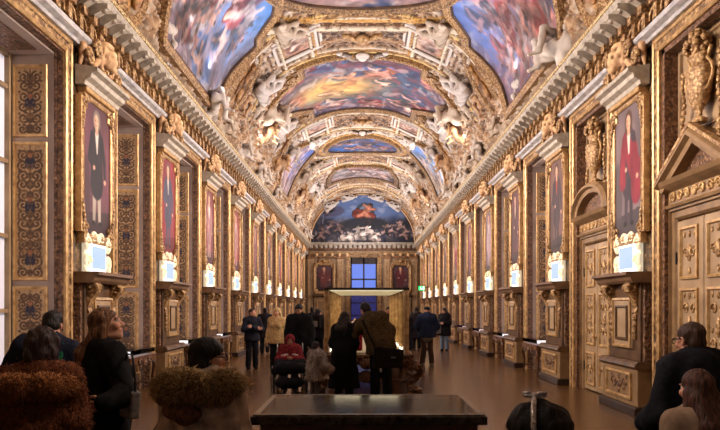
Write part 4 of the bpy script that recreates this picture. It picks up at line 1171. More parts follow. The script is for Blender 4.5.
# ---- framed stucco panels, bronze ovals and gilt crests on the ribs
def panel_square(deg, y, hw, label, tint):
    t = thing('ceiling_panel', label, 'ceiling panel', group='square framed panels on the ribs')
    t.matrix_world = vframe(deg, y)
    sq = lambda r: [(-r, -r), (r, -r), (r, r), (-r, r)]
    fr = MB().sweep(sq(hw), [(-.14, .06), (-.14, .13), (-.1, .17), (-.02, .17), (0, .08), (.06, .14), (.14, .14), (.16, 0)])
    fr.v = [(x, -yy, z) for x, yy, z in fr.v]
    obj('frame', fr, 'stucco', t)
    U, V = np.meshgrid(np.linspace(-1, 1, 20), np.linspace(-1, 1, 20), indexing='ij')
    img = paint_sky(U * 1.2, V * 1.2, int(y * 3 + deg), [tint, (176, 130, 110), (206, 176, 150)], [(0, 0, .9, (214, 170, 146), (170, 96, 70))])
    v = np.stack([U * (hw - .12), 0 * U + .08, V * (hw - .12)], -1).reshape(-1, 3); i = np.arange(400).reshape(20, 20)
    f = np.stack([i[:-1, :-1], i[:-1, 1:], i[1:, 1:], i[1:, :-1]], -1).reshape(-1, 4)
    link('painted_field', mesh('painted_field', v, f, img.reshape(-1, 3)), M['paint'], t)
RIBS = ((22.2, .78, 'the rib before the large crown painting'), (32.4, .74, 'the rib between the large crown painting and the oval'), (40.9, .6, 'the rib behind the oval crown painting'), (48.2, .55, 'the last rib before the end wall'))
for y, hw, nm in RIBS:
    for d, sn in ((118.2, 'window'), (61.8, 'door')):
        panel_square(d, y, hw, 'white square frame on %s, %s side' % (nm, sn), (190, 150, 130))
def oval(deg, y, label, sc=1):
    t = thing('bronze_medallion', label, 'medallion', group='bronze oval medallions'); t.matrix_world = vframe(deg, y)
    def ring(a, b, n=32): return [(a * math.cos(q), b * math.sin(q)) for q in np.linspace(0, 2 * PI, n, endpoint=False)]
    fr = MB().sweep(ring(.62 * sc, 1.0 * sc), [(-.04, .1), (-.02, .2), (.06, .24), (.12, .18), (.18, .22), (.26, .16), (.3, 0)]); fr.v = [(x, -yy, z) for x, yy, z in fr.v]
    obj('frame', fr, 'gold_fine', t)
    obj('relief', MB().ball((0, .08, 0), (.64 * sc, .1, 1.0 * sc), 24, 14).ball((.05, .2, .15), (.16, .07, .3)).ball((.05, .2, .55), (.1, .07, .12)).ball((-.12, .2, -.3), (.2, .07, .34)).ball((.24, .18, -.2), (.12, .05, .3)), 'bronze', t, smooth=True)
for y, sc, nm in ((12.35, .8, 'nearest the camera'), (21.3, 1.0, 'beside the near rib'), (30.9, .9, 'beyond the large crown painting'), (42.0, .85, 'near the far end')):
    for d, sn in ((151, 'window'), (29, 'door')): oval(d if y > 13 else (166 if d > 90 else 14), y, 'gilt-ringed bronze oval on the %s-side haunch, %s' % (sn, nm), sc)
def crest(y, label, sc=1, mat='gold_smooth', name='gilded_crest'):
    t = thing(name, label, 'ornament'); t.matrix_world = vframe(90.01, y)
    mb = MB()
    for q in (-1, 1):
        mb.tube([(q * (.1 + .55 * k / 8) * sc, .14, (.05 + .16 * math.sin(k * .8)) * sc) for k in range(9)], [(.12 - .008 * k) * sc for k in range(9)], 7)
        for k in range(4): mb.ball((q * (.2 + .14 * k) * sc, .16, (.2 - .12 * k) * sc), (.1 * sc, .07, .08 * sc), 8, 6)
    mb.ball((0, .18, 0), (.2 * sc, .12, .22 * sc))
    obj('leaves', mb, mat, t, smooth=True)
    obj('boss', MB().ball((0, .26, .02), (.12 * sc, .08, .13 * sc)), mat, t, smooth=True)
crest(22.4, 'bright gilt crest on the crown of the rib before the large crown painting', .95)
crest(32.6, 'small gilt crest on the crown of the rib behind the large crown painting', .7)
crest(24.0, 'white shell cartouche over the near edge of the large crown painting', 1.3, 'stucco', 'stucco_shell')
crest(34.6, 'white shell cartouche over the near edge of the oval crown painting', .9, 'stucco', 'stucco_shell')
for q in (-1, 1):      # gilt corner blocks of the large crown painting
    for y, nm in ((25.2, 'near'), (29.9, 'far')):
        t = thing('gilded_corner', 'square gilded scroll block at the %s corner of the large crown painting, %s side' % ('front' if nm == 'near' else 'rear', 'window' if q > 0 else 'door'), 'ornament'); t.matrix_world = vframe(90 + q * 36, y - .35 * (nm == 'near'))
        mb = MB().box(-.5, .5, 0, .14, -.5, .5, 0)
        obj('block', mb, 'gold', t)
        sc = MB().scroll((-.22, .18, 0), .2, 1.6, .06, .16, .2).scroll((.22, .18, 0), .2, 1.6, .06, .16, .2, sx=-1).ball((0, .16, .3), (.14, .08, .14)).ball((0, .16, -.3), (.14, .08, .14))
        obj('scrolls', sc, 'gold_fine', t, smooth=True)
# ================================================================== FIGURES
def rotm(yaw=0, pitch=0, roll=0):
    """head turn: yaw + to the figure's left, pitch + up, roll + towards its right"""
    return np.array((Matrix.Rotation(yaw, 3, 'Z') @ Matrix.Rotation(pitch, 3, 'X') @ Matrix.Rotation(roll, 3, 'Y')))

BASE = dict(pel=(0, 0, .95), chest=(0, .0, 1.27), nk=(0, -.015, 1.46), hd=(0, .02, 1.615),
    shL=(-.185, -.01, 1.41), shR=(.185, -.01, 1.41), elL=(-.235, -.03, 1.13), elR=(.235, -.03, 1.13),
    wrL=(-.235, .06, .89), wrR=(.235, .06, .89), hipL=(-.09, 0, .9), hipR=(.09, 0, .9),
    knL=(-.1, .02, .49), knR=(.1, .02, .49), anL=(-.105, -.02, .085), anR=(.105, -.02, .085))
def pose(lean=0, side=0, over=None, lift=0):
    J = {k: np.array(v, float) for k, v in BASE.items()}
    Rm = np.array(Matrix.Rotation(-lean, 3, 'X') @ Matrix.Rotation(side, 3, 'Y'))
    for k in ('chest', 'nk', 'hd', 'shL', 'shR', 'elL', 'elR', 'wrL', 'wrR'):
        J[k] = J['pel'] + Rm @ (J[k] - J['pel'])
    for k, v in (over or {}).items(): J[k] = np.array(v, float)
    return J

def unit(v): v = np.array(v, float); return v / max(np.linalg.norm(v), 1e-9)

def body_sdf(J, m=0.0, parts='torso arms legs neck', fem=False, k=.035):
    """m = how far clothing stands off the skin"""
    s = SDF(); w = np.array((1.0, 0, 0))
    ax = unit(J['shR'] - J['shL'])
    if 'torso' in parts:
        s.cap(J['pel'], J['chest'] * .45 + J['pel'] * .55, .12 + m, .112 + m, k, flat=ax, fs=1.3)
        s.cap(J['chest'] * .55 + J['pel'] * .45, J['chest'] + (J['nk'] - J['chest']) * .25, .112 + m, .125 + m, k, flat=ax, fs=1.32)
        for q in 'LR':
            s.cap(J['nk'] * .9 + J['chest'] * .1, J['sh' + q], .066 + m * .8, .06 + m * .8, k + m)
        if fem:
            f = unit(np.cross(J['nk'] - J['pel'], ax)) * -1
            f = unit(np.cross(ax, J['nk'] - J['pel'])) * -1
            for q in (-1, 1): s.ell(J['chest'] + ax * q * .075 + f * (.085 + m), (.07, .065, .07), k)
        s.ell(J['pel'] + np.array((0, -.03, -.02)), (.165 + m, .125 + m, .12 + m), k)
    if 'neck' in parts: s.cap(J['nk'], J['hd'] - (J['hd'] - J['nk']) * .25, .056 + m, .05 + m, k * .7)
    if 'arms' in parts:
        for q in 'LR':
            s.cap(J['sh' + q], J['el' + q], .052 + m, .04 + m, k * .8); s.cap(J['el' + q], J['wr' + q], .042 + m, .028 + m, k * .6)
    if 'legs' in parts:
        for q in 'LR':
            s.cap(J['hip' + q], J['kn' + q], .084 + m, .055 + m, k * .8); s.cap(J['kn' + q], J['an' + q], .055 + m, .038 + m, k * .6)
    return s

def foot_dir(J, q):
    d = J['an' + q] - J['kn' + q]; f = np.array((0, 1.0, 0))
    if abs(unit(d)[1]) > .8: f = np.array((0, 0, 1.0))
    return f
def shoes_sdf(J, m=.008):
    s = SDF()
    for q in 'LR':
        a = J['an' + q]; f = foot_dir(J, q); dn = unit(a - J['kn' + q]); dn = unit(dn - f * dn.dot(f))
        s.cap(a + dn * .04 - f * .035, a + dn * .05 + f * .06, .04 + m, .038 + m, .03); s.cap(a + dn * .05 + f * .06, a + dn * .055 + f * .15, .038 + m, .028 + m, .03)
        s.cap(a, a + dn * .03, .04 + m, .04 + m, .03)
    return s

def head_sdf(c, Rm, big=1.0):
    s = SDF(); P = lambda x, y, z: c + Rm @ (np.array((x, y, z)) * big)
    E = lambda p, r, k=.02, sub=False: s.ell(P(*p), np.array(r) * big, k, Rm, sub)
    E((0, -.012, .032), (.076, .096, .084)); E((0, .028, -.03), (.061, .066, .085)); E((0, .062, -.092), (.026, .022, .02))
    s.cap(P(-.045, .0, -.07), P(0, .06, -.095), .024 * big, .02 * big, .025); s.cap(P(.045, .0, -.07), P(0, .06, -.095), .024 * big, .02 * big, .025)
    s.cap(P(0, -.03, -.06), P(0, -.035, -.15), .052 * big, .054 * big, .03)
    for q in (-1, 1):
        E((q * .031, .098, .008), (.019, .014, .013), .012, True)
        E((q * .03, .088, .026), (.024, .012, .008), .012); E((q * .042, .07, -.025), (.024, .024, .024), .02)
        E((q * .078, -.008, -.008), (.011, .022, .033), .008); E((q * .084, .0, -.008), (.006, .012, .02), .006, True)
    s.cap(P(0, .088, .012), P(0, .112, -.028), .009 * big, .013 * big, .012); E((.011, .098, -.033), (.01, .011, .009), .008); E((-.011, .098, -.033), (.01, .011, .009), .008)
    s.cap(P(-.02, .084, -.06), P(.02, .084, -.06), .0085 * big, .0085 * big, .008); s.cap(P(-.017, .083, -.071), P(.017, .083, -.071), .009 * big, .009 * big, .008)
    return s

def hand_sdf(w, d, n, curl=.5, side=1):
    """wrist w, pointing along d, palm facing n; side = +1 puts the thumb along cross(d, n)"""
    s = SDF(); w = np.array(w, float); d = unit(d); n = unit(np.array(n, float) - d * np.dot(n, d)); uu = np.cross(d, n) * side
    s.cap(w - d * .02, w + d * .02, .026, .028, .015, flat=n, fs=.75)
    for o in (-.022, 0, .02): s.cap(w + d * .015 + uu * o * .7, w + d * .085 + uu * o, .018, .017, .014)
    for i, L in enumerate((.07, .08, .075, .06)):
        p = w + d * (.088 - (.01 if i == 3 else 0)) + uu * (.03 - .02 * i); a = 0; r = .0088
        for j in range(3):
            a += curl * (.5 if j == 0 else .8); q = p + (d * math.cos(a) + n * math.sin(a) + uu * (.06 - .045 * i)) * L * (.45, .32, .26)[j]
            s.cap(p, q, r, r * .92, .004); p = q; r *= .93
    p = w + d * .025 + uu * .022; q = p + d * .035 + uu * .035 + n * .012; s.cap(p, q, .014, .011, .012)
    s.cap(q, q + d * .032 + uu * .008 + n * .014 * (1 + curl), .0105, .0085, .005)
    return s

SKINS = {'fair': (206, 152, 126), 'pink': (198, 140, 116), 'tan': (166, 116, 88), 'brown': (120, 80, 60)}
def cat_mesh(L):
    V, Fc, C, o = [], [], [], 0
    for v, f, c in L:
        V.append(v); Fc.append(f + o); C.append(c); o += len(v)
    return np.concatenate(V), np.concatenate(Fc), np.concatenate(C)

def face_paint(v, c, Rm, skin, lip=(160, 84, 78)):
    q = (v - c) @ Rm; col = np.tile(np.array(skin, float), (len(v), 1))
    def sp(p, r, cc, k=1):
        m = sstep(1.2, .7, np.sqrt((((q - np.array(p)) / np.array(r)) ** 2).sum(1))) * k; col[:] = col * (1 - m[:, None]) + np.array(cc) * m[:, None]
    for s in (-1, 1):
        sp((s * .045, .085, -.03), (.025, .03, .022), np.array(skin) * (1.0, .82, .8), .5)
        sp((s * .031, .095, .03), (.022, .02, .0065), np.array(skin) * .3, .85); sp((s * .031, .095, .007), (.021, .02, .012), np.array(skin) * .6, .6)
    sp((0, .092, -.066), (.024, .02, .012), lip, .9)
    return col

def hair_sdf(c, Rm, kind):
    s = SDF(); P = lambda x, y, z: c + Rm @ np.array((x, y, z)); E = lambda p, r, k=.02, sub=False: s.ell(P(*p), np.array(r), k, Rm, sub)
    if kind == 'short':
        E((0, -.02, .04), (.084, .1, .088)); E((0, -.055, -.02), (.072, .06, .07)); E((0, .1, -.03), (.07, .085, .075), .012, True)
    elif kind == 'balding':
        E((0, -.03, .025), (.083, .096, .08)); E((0, -.06, -.02), (.073, .058, .065)); E((0, .1, -.02), (.08, .1, .09), .012, True); E((0, .03, .12), (.06, .075, .05), .02, True)
    elif kind == 'bob':
        E((0, -.02, .045), (.095, .108, .09)); E((0, -.045, -.04), (.1, .085, .1)); E((0, .11, -.05), (.066, .075, .1), .012, True)
    elif kind == 'full':
        E((0, -.022, .045), (.108, .12, .1)); E((0, -.05, -.03), (.108, .092, .105)); E((0, .115, -.04), (.068, .08, .09), .012, True)
    elif kind in ('long', 'vlong'):
        E((0, -.02, .042), (.09, .104, .09)); E((0, -.05, -.04), (.09, .07, .1)); E((0, .108, -.045), (.066, .08, .095), .012, True)
        L = .26 if kind == 'long' else .42
        down = np.array((0, 0, -1.0))
        for x in (-.06, -.02, .025, .065):
            a = P(x, -.06, -.04); b = a + down * L * (1 - abs(x) * 2) + Rm @ np.array((x * .3, -.12, 0)); s.cap(a, (a + b) / 2 + Rm @ np.array((0, -.045, 0)), .045, .05, .03); s.cap((a + b) / 2 + Rm @ np.array((0, -.045, 0)), b, .05, .03, .03)
        for q in (-1, 1): a = P(q * .08, -.01, -.02); s.cap(a, a + down * .17 + Rm @ np.array((q * .02, -.02, 0)), .03, .022, .03)
    elif kind == 'hood':
        E((0, -.025, .02), (.115, .12, .135)); E((0, .12, -.01), (.068, .1, .092), .015, True)
    elif kind == 'cap':
        E((0, -.015, .05), (.088, .104, .075)); s.plane(tuple(Rm @ np.array((0, 0.1, -1.0))), float((Rm @ np.array((0, 0.1, -1.0))).dot(P(0, 0, .03))))
    return s

def xf(v, S): return v * S

def figure(label, loc, rz, H=1.75, J=None, head=(0, 0, 0), skin='fair', hair=('short', (40, 30, 26)), wear=(), res=.02, hres=.011, hands=None, fem=False,
           eyes=True, group=None, shoes=(24, 20, 18), extra=None, headres=None):
    """wear = [(name, kind, colour, options)]; hands = {side: (palm normal, curl, thumb side)}"""
    t = thing('person', label, 'person', loc, rz, group); J = J or pose(); sc = H / 1.735
    if fem:
        for q in 'LR':
            for n_ in ('sh', 'el'): J[n_ + q] = J['nk'] * (.12, .12, 0) + J[n_ + q] * (.88, .88, 1)
    Rm = rotm(*head); hd = J['hd']; sk = SKINS[skin]; L = []
    v, f = body_sdf(J, 0, fem=fem).build(res); L.append((v, f, np.tile(np.array(sk, float), (len(v), 1))))
    v, f = shoes_sdf(J, -.004).build(max(res * .8, .012)); L.append((v, f, np.tile(np.array(sk, float), (len(v), 1))))
    v, f = head_sdf(hd, Rm).build(headres or hres); L.append((v, f, face_paint(v, hd, Rm, sk)))
    for q in 'LR':
        d = J['wr' + q] - J['el' + q]; spec = (hands or {}).get(q)
        n, curl, sd = spec[:3] if spec else ((1 if q == 'L' else -1, 0, 0), .35, (1 if q == 'R' else -1))
        if spec and len(spec) > 3: d = spec[3]
        v, f = hand_sdf(J['wr' + q], d, n, curl, sd).build(.0055 if hres <= .008 else .0075); L.append((v, f, np.tile(np.array(sk, float) * .97, (len(v), 1))))
    v, f, c = cat_mesh(L)
    body = link('body', mesh('body', v * sc, f, c, True), M['skin'], t)
    if eyes:
        for s in (-1, 1):
            mb = MB().ball((0, 0, 0), .0125, 12, 9); vv = np.array(mb.v); cc = np.where((vv[:, 1] > .0095)[:, None], (30, 20, 16), (206, 198, 190))
            p = hd + Rm @ np.array((s * .031, .0815, .008)); vv = (vv @ Rm.T + p) * sc
            link('eye', mesh('eye', vv, mb.f, cc, True), M['skin'], t)
    if hair:
        hm = hairmat('hair_%d_%d_%d' % tuple(hair[1]), hair[1]) if hair[0] not in ('hood', 'cap') else fabric('cloth_hd_%d_%d_%d' % tuple(hair[1]), hair[1])
        v, f = hair_sdf(hd, Rm, hair[0]).build(hres, {'cap': 0, 'full': .007}.get(hair[0], .003), wf=26)
        link({'hood': 'hood', 'cap': 'cap'}.get(hair[0], 'hair'), mesh('hair', v * sc, f, None, True), hm, t)
    v, f = shoes_sdf(J).build(max(.012, res * .7)); link('shoes', mesh('shoes', v * sc, f, None, True), fabric('shoe_%d_%d_%d' % tuple(shoes), shoes, .2, 12, .5), t)
    for nm, kind, colr, op in wear:
        mat = M[colr] if isinstance(colr, str) else fabric('cloth_%s_%d_%d_%d' % ((nm,) + tuple(colr)), colr, op.get('var', .3), op.get('scale', 34))
        m = op.get('m', .022); s = None
        if kind == 'trousers':
            s = body_sdf(J, m, 'legs'); s.ell(J['pel'] + np.array((0, -.02, -.02)), (.168 + m, .13 + m, .13 + m), .03)
            for q in 'LR': s.cap(J['kn' + q], J['an' + q] + (J['an' + q] - J['kn' + q]) * .04, .06 + m, .055 + m, .03)
        elif kind == 'coat':
            s = body_sdf(J, m, 'torso arms' if op.get('sleeves', 1) else 'torso', fem)
            if op.get('sleeves', 1):
                for q in 'LR': s.cap(J['el' + q], J['el' + q] + (J['wr' + q] - J['el' + q]) * (.9 if m < .05 else .82), .048 + m, .036 + m * .8, .03)
            hem = op.get('hem', .8); fl = op.get('flare', .03)
            if hem < .95:
                a = J['pel'] + np.array((0, -.01, .08)); b = np.array((J['pel'][0], J['pel'][1] - .005, hem)); ax = unit(J['shR'] - J['shL']); ax[2] = 0
                s.cap(a, b, .122 + m, .125 + m + fl, .05, flat=ax, fs=1.32); s.plane((0, 0, -1), -hem)
            if op.get('collar', 1): s.cap(J['nk'] + np.array((0, -.01, -.02)), J['nk'] + (J['hd'] - J['nk']) * op.get('collar', .3), .075 + m * .5, .066 + m * .5, .02)
        elif kind == 'custom': s = op['fn'](J, m)
        v, f = s.build(op.get('res', res), op.get('wob', .006), wf=op.get('wf', 11), seed=len(label))
        link(nm, mesh(nm, v * sc, f, None, True), mat, t)
    if extra: extra(t, J, Rm, sc)
    return t

def fur_tufts(name, parent, pts, nrm, n, length, mat, seed=0, width=.006, droop=.4):
    rg = np.random.default_rng(seed); i = rg.integers(0, len(pts), n)
    p = pts[i] + rg.normal(0, .006, (n, 3)); d = nrm[i] + rg.normal(0, .55, (n, 3)); d[:, 2] -= droop; d /= np.linalg.norm(d, axis=1)[:, None]
    L = length * rg.uniform(.5, 1.2, n)[:, None]; a = np.cross(d, rg.normal(0, 1, (n, 3))); a /= np.linalg.norm(a, axis=1)[:, None]; b = np.cross(d, a)
    tip = p + d * L; tip[:, 2] -= L[:, 0] * .25
    V = np.stack([p + a * width, p - a * width * .5 + b * width, p - a * width * .5 - b * width, tip], 1).reshape(-1, 3)
    k = np.arange(n) * 4; F = np.concatenate([np.stack([k, k + 1, k + 3], 1), np.stack([k + 1, k + 2, k + 3], 1), np.stack([k + 2, k, k + 3], 1)])
    return link(name, mesh(name, V, F), mat, parent)

def vert_normals(v, f):
    n = np.zeros_like(v); fn = np.cross(v[f[:, 1]] - v[f[:, 0]], v[f[:, 2]] - v[f[:, 0]])
    for k in range(f.shape[1]): np.add.at(n, f[:, k], fn)
    return n / np.maximum(np.linalg.norm(n, axis=1), 1e-9)[:, None]

# ------------------------------------------------------------------ stucco sculpture on the vault and cornice
def stucco_mesh(J, head=(0, 0, 0), drape=(), res=.026, wob=.014):
    s = body_sdf(J, .012, k=.045); Rm = rotm(*head); h = J['hd']
    for p in head_sdf(h, Rm, 1.05).p: s.p.append(p)
    for p in hair_sdf(h, Rm, 'bob').p[:2]: s.p.append(p)
    for q in 'LR':
        d = unit(J['wr' + q] - J['el' + q]); s.cap(J['wr' + q], J['wr' + q] + d * .1, .035, .04, .03); s.cap(J['wr' + q] + d * .09, J['wr' + q] + d * .17, .036, .022, .03)
        a = J['an' + q]; f = foot_dir(J, q); s.cap(a, a + f * .16 + unit(a - J['kn' + q]) * .05, .045, .03, .03)
    for a, b, ra, rb in drape: s.cap(a, b, ra, rb, .06)
    v, f = s.build(res, wob, wf=8, wstretch=(1, 1, .7))
    return mesh('figure', v, f, None, True)
def seated(up): return pose(.1, .12, dict(pel=(0, 0, .42), chest=(0.02, .03, .75), nk=(.02, .03, .95), hd=(.04, .08, 1.1), shL=(-.18, .02, .9), shR=(.2, .02, .9),
    elL=(-.38, .1, .78), wrL=(-.52, .16, .98), elR=(.42, .05, 1.08 if up else .7), wrR=(.52, .12, 1.34 if up else .5), hipL=(-.1, .04, .38), hipR=(.1, .04, .38),
    knL=(-.16, .44, .42), knR=(.2, .4, .5), anL=(-.2, .4, .02), anR=(.3, .5, .1)))
def reclining(): return pose(0, 0, dict(pel=(.05, .1, .2), chest=(-.22, .12, .36), nk=(-.36, .12, .52), hd=(-.42, .16, .68), shL=(-.4, .0, .45), shR=(-.26, .24, .48),
    elL=(-.56, -.02, .24), wrL=(-.4, .1, .08), elR=(-.02, .3, .58), wrR=(.2, .28, .44), hipL=(.12, .04, .18), hipR=(.12, .2, .22), knL=(.5, .06, .16), knR=(.46, .2, .42), anL=(.88, .05, .1), anR=(.72, .2, .1)))
def atlant(): return pose(-.05, .15, dict(elL=(-.4, .0, 1.5), wrL=(-.2, .06, 1.78), elR=(.38, .02, 1.22), wrR=(.2, .12, 1.42), knL=(-.14, .18, .52), anL=(-.1, .0, .1), hd=(.05, .06, 1.58)))
def putto(): return pose(.1, -.2, dict(elL=(-.36, .12, 1.36), wrL=(-.52, .2, 1.52), knR=(.2, .22, .6), anR=(.24, -.02, .3), elR=(.36, .08, 1.16), wrR=(.5, .2, 1.06)))
SM = [('seated white stucco figure with one arm raised', stucco_mesh(seated(True), (.4, .1, 0), [((-.2, .1, .1), (.3, .3, .3), .16, .12), ((.1, -.05, .4), (.45, -.1, .1), .14, .1), ((-.3, 0, .6), (-.1, -.1, 1.0), .1, .06), ((0, -.1, .0), (0, -.1, .5), .26, .18)])),
      ('seated white stucco figure leaning on a drapery bundle', stucco_mesh(seated(False), (-.5, -.1, 0), [((.2, .2, .2), (-.3, .3, .2), .16, .14), ((.45, 0, .4), (.3, 0, 0), .16, .24), ((-.2, -.1, .1), (-.4, -.1, .6), .18, .1)])),
      ('reclining white stucco figure on flowing drapery', stucco_mesh(reclining(), (-.6, 0, 0), [((-.5, 0, .05), (.5, .05, .05), .14, .16), ((.2, .1, .15), (.9, .2, .0), .14, .08), ((-.3, -.05, .2), (-.6, -.05, .5), .12, .07)])),
      ('standing stucco bearer with bent arms overhead', stucco_mesh(atlant(), (.5, -.2, 0), [((-.2, .1, .8), (.25, .1, .7), .14, .12), ((.2, .05, .8), (.26, 0, .2), .12, .07), ((0, -.12, 0), (0, -.12, 1.3), .16, .12)])),
      ('small striding stucco putto', stucco_mesh(putto(), (.3, .2, 0), [((-.25, -.05, 1.0), (.3, -.05, .8), .08, .1)]))]
for _, me in SM: me.materials.append(None)
SMV = {}
def statue(kind, mat, deg, y, sc, tilt, label, off=.0, mirror=False):
    key = (kind, mat)
    if key not in SMV:
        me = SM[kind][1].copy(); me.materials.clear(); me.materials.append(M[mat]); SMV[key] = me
    o = bpy.data.objects.new('stucco_putto' if kind == 4 else 'stucco_figure', SMV[key]); COL.objects.link(o)
    m = vframe(deg, y); p = m.to_translation()
    n = Vector((m[0][1], m[1][1], m[2][1])); up = Vector((m[0][2], m[1][2], m[2][2]))
    up = (up * (1 - tilt) + Vector((0, 0, 1)) * tilt).normalized()
    n = (n - up * n.dot(up)).normalized(); x = n.cross(up)
    rr = Matrix((( x.x, n.x, up.x), (x.y, n.y, up.y), (x.z, n.z, up.z))).to_4x4()
    o.matrix_world = Matrix.Translation(p + n * (.12 + off) * 1.0) @ rr @ Matrix.Diagonal((sc * (-1 if mirror else 1), sc, sc, 1))
    if abs(deg - 90) > 80:        # keep the figure behind the lamps floating off the cornice edge
        co = np.zeros(len(o.data.vertices) * 3, np.float32); o.data.vertices.foreach_get('co', co)
        mw = np.array(o.matrix_world); wv = co.reshape(-1, 3) @ mw[:3, :3].T + mw[:3, 3]
        lo = np.abs(wv[wv[:, 2] < 8.4][:, 0]).min(); sg = 1 if p.x > 0 else -1
        lim = 3.4 if y < 20 else 3.55
        if lo < lim: o.matrix_world = Matrix.Translation((sg * (lim - lo), 0, 0)) @ o.matrix_world
    tag(o, label, 'sculpture', 'stucco figures of the vault')
    return o
PLACES = [('near foot of the near arched painting', 14.7, 3, 1), ('far foot of the near arched painting', 18.6, 0, 3), ('under the near bronze oval', 20.7, 1, 1),
          ('below the near rib', 22.2, 3, 3), ('front of the large painting', 24.0, 1, 0), ('middle of the large painting', 25.7, 3, 1), ('before the rear of the large painting', 27.3, 0, 0),
          ('rear of the large painting', 28.9, 1, 1), ('below the second bronze oval', 30.6, 3, 0), ('near foot of the small arched painting', 32.6, 0, 1),
          ('far foot of the small arched painting', 38.0, 1, 0), ('below the third bronze oval', 40.2, 3, 1), ('beyond the third bronze oval', 42.4, 0, 0),
          ('beside the eight-sided painting', 44.6, 1, 3), ('behind the eight-sided painting', 46.8, 3, 0), ('by the last rib', 49.0, 0, 1), ('in the corner by the lunette', 51.4, 1, 3)]
WORD = ['white stucco figure seated arm raised', 'white stucco figure seated on drapery', 'reclining white stucco figure', 'standing stucco bearer', 'small stucco putto']
for q, sn in ((1, 'window'), (-1, 'door')):
    rg = random.Random(5 + q)
    for j, (nm, y, k1, k2) in enumerate(PLACES):
        k = k1 if q > 0 else k2
        deg = 90 + q * 87.5
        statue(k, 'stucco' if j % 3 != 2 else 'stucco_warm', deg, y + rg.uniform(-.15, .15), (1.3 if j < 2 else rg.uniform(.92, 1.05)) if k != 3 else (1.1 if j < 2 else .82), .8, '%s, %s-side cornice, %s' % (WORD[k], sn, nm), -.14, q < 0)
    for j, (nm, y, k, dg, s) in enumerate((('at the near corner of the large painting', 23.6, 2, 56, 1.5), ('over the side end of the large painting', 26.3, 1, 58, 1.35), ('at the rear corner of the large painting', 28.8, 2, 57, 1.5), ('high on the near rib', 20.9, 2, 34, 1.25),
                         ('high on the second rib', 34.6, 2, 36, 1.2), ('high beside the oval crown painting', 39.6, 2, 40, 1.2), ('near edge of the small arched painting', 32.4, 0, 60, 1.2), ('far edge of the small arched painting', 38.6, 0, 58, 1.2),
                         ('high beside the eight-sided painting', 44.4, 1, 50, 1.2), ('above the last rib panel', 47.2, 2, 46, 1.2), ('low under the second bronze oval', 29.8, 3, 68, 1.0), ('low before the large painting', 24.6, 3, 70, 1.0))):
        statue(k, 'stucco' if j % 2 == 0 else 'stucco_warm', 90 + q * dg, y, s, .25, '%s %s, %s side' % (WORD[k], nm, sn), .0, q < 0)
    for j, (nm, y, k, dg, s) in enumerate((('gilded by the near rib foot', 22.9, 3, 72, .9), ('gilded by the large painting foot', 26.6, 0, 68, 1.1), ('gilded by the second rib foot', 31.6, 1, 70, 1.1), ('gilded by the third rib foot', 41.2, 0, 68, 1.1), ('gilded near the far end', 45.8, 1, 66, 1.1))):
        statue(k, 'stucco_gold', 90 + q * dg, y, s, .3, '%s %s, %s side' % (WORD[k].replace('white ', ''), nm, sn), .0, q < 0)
    for j, (x, z, s) in enumerate(((1.15, 10.0, .8), (2.45, 9.35, .8))):
        o = bpy.data.objects.new('stucco_figure', SMV.setdefault((2, 'stucco'), SM[2][1])); COL.objects.link(o)
        if not o.data.materials or o.data.materials[0] is None: o.data.materials.clear(); o.data.materials.append(M['stucco'])
        o.matrix_world = Matrix.Translation((-q * x, END - .25, z)) @ Matrix.Rotation(q * -(.3 if j == 0 else .65), 4, 'Y') @ Matrix.Rotation(PI, 4, 'Z') @ Matrix.Diagonal((-q * s, s, s, 1))
        tag(o, 'reclining white stucco figure over the lunette arch, %s side, %s its crown' % (sn, 'nearer' if j == 0 else 'farther from'), 'sculpture', 'stucco figures of the vault')
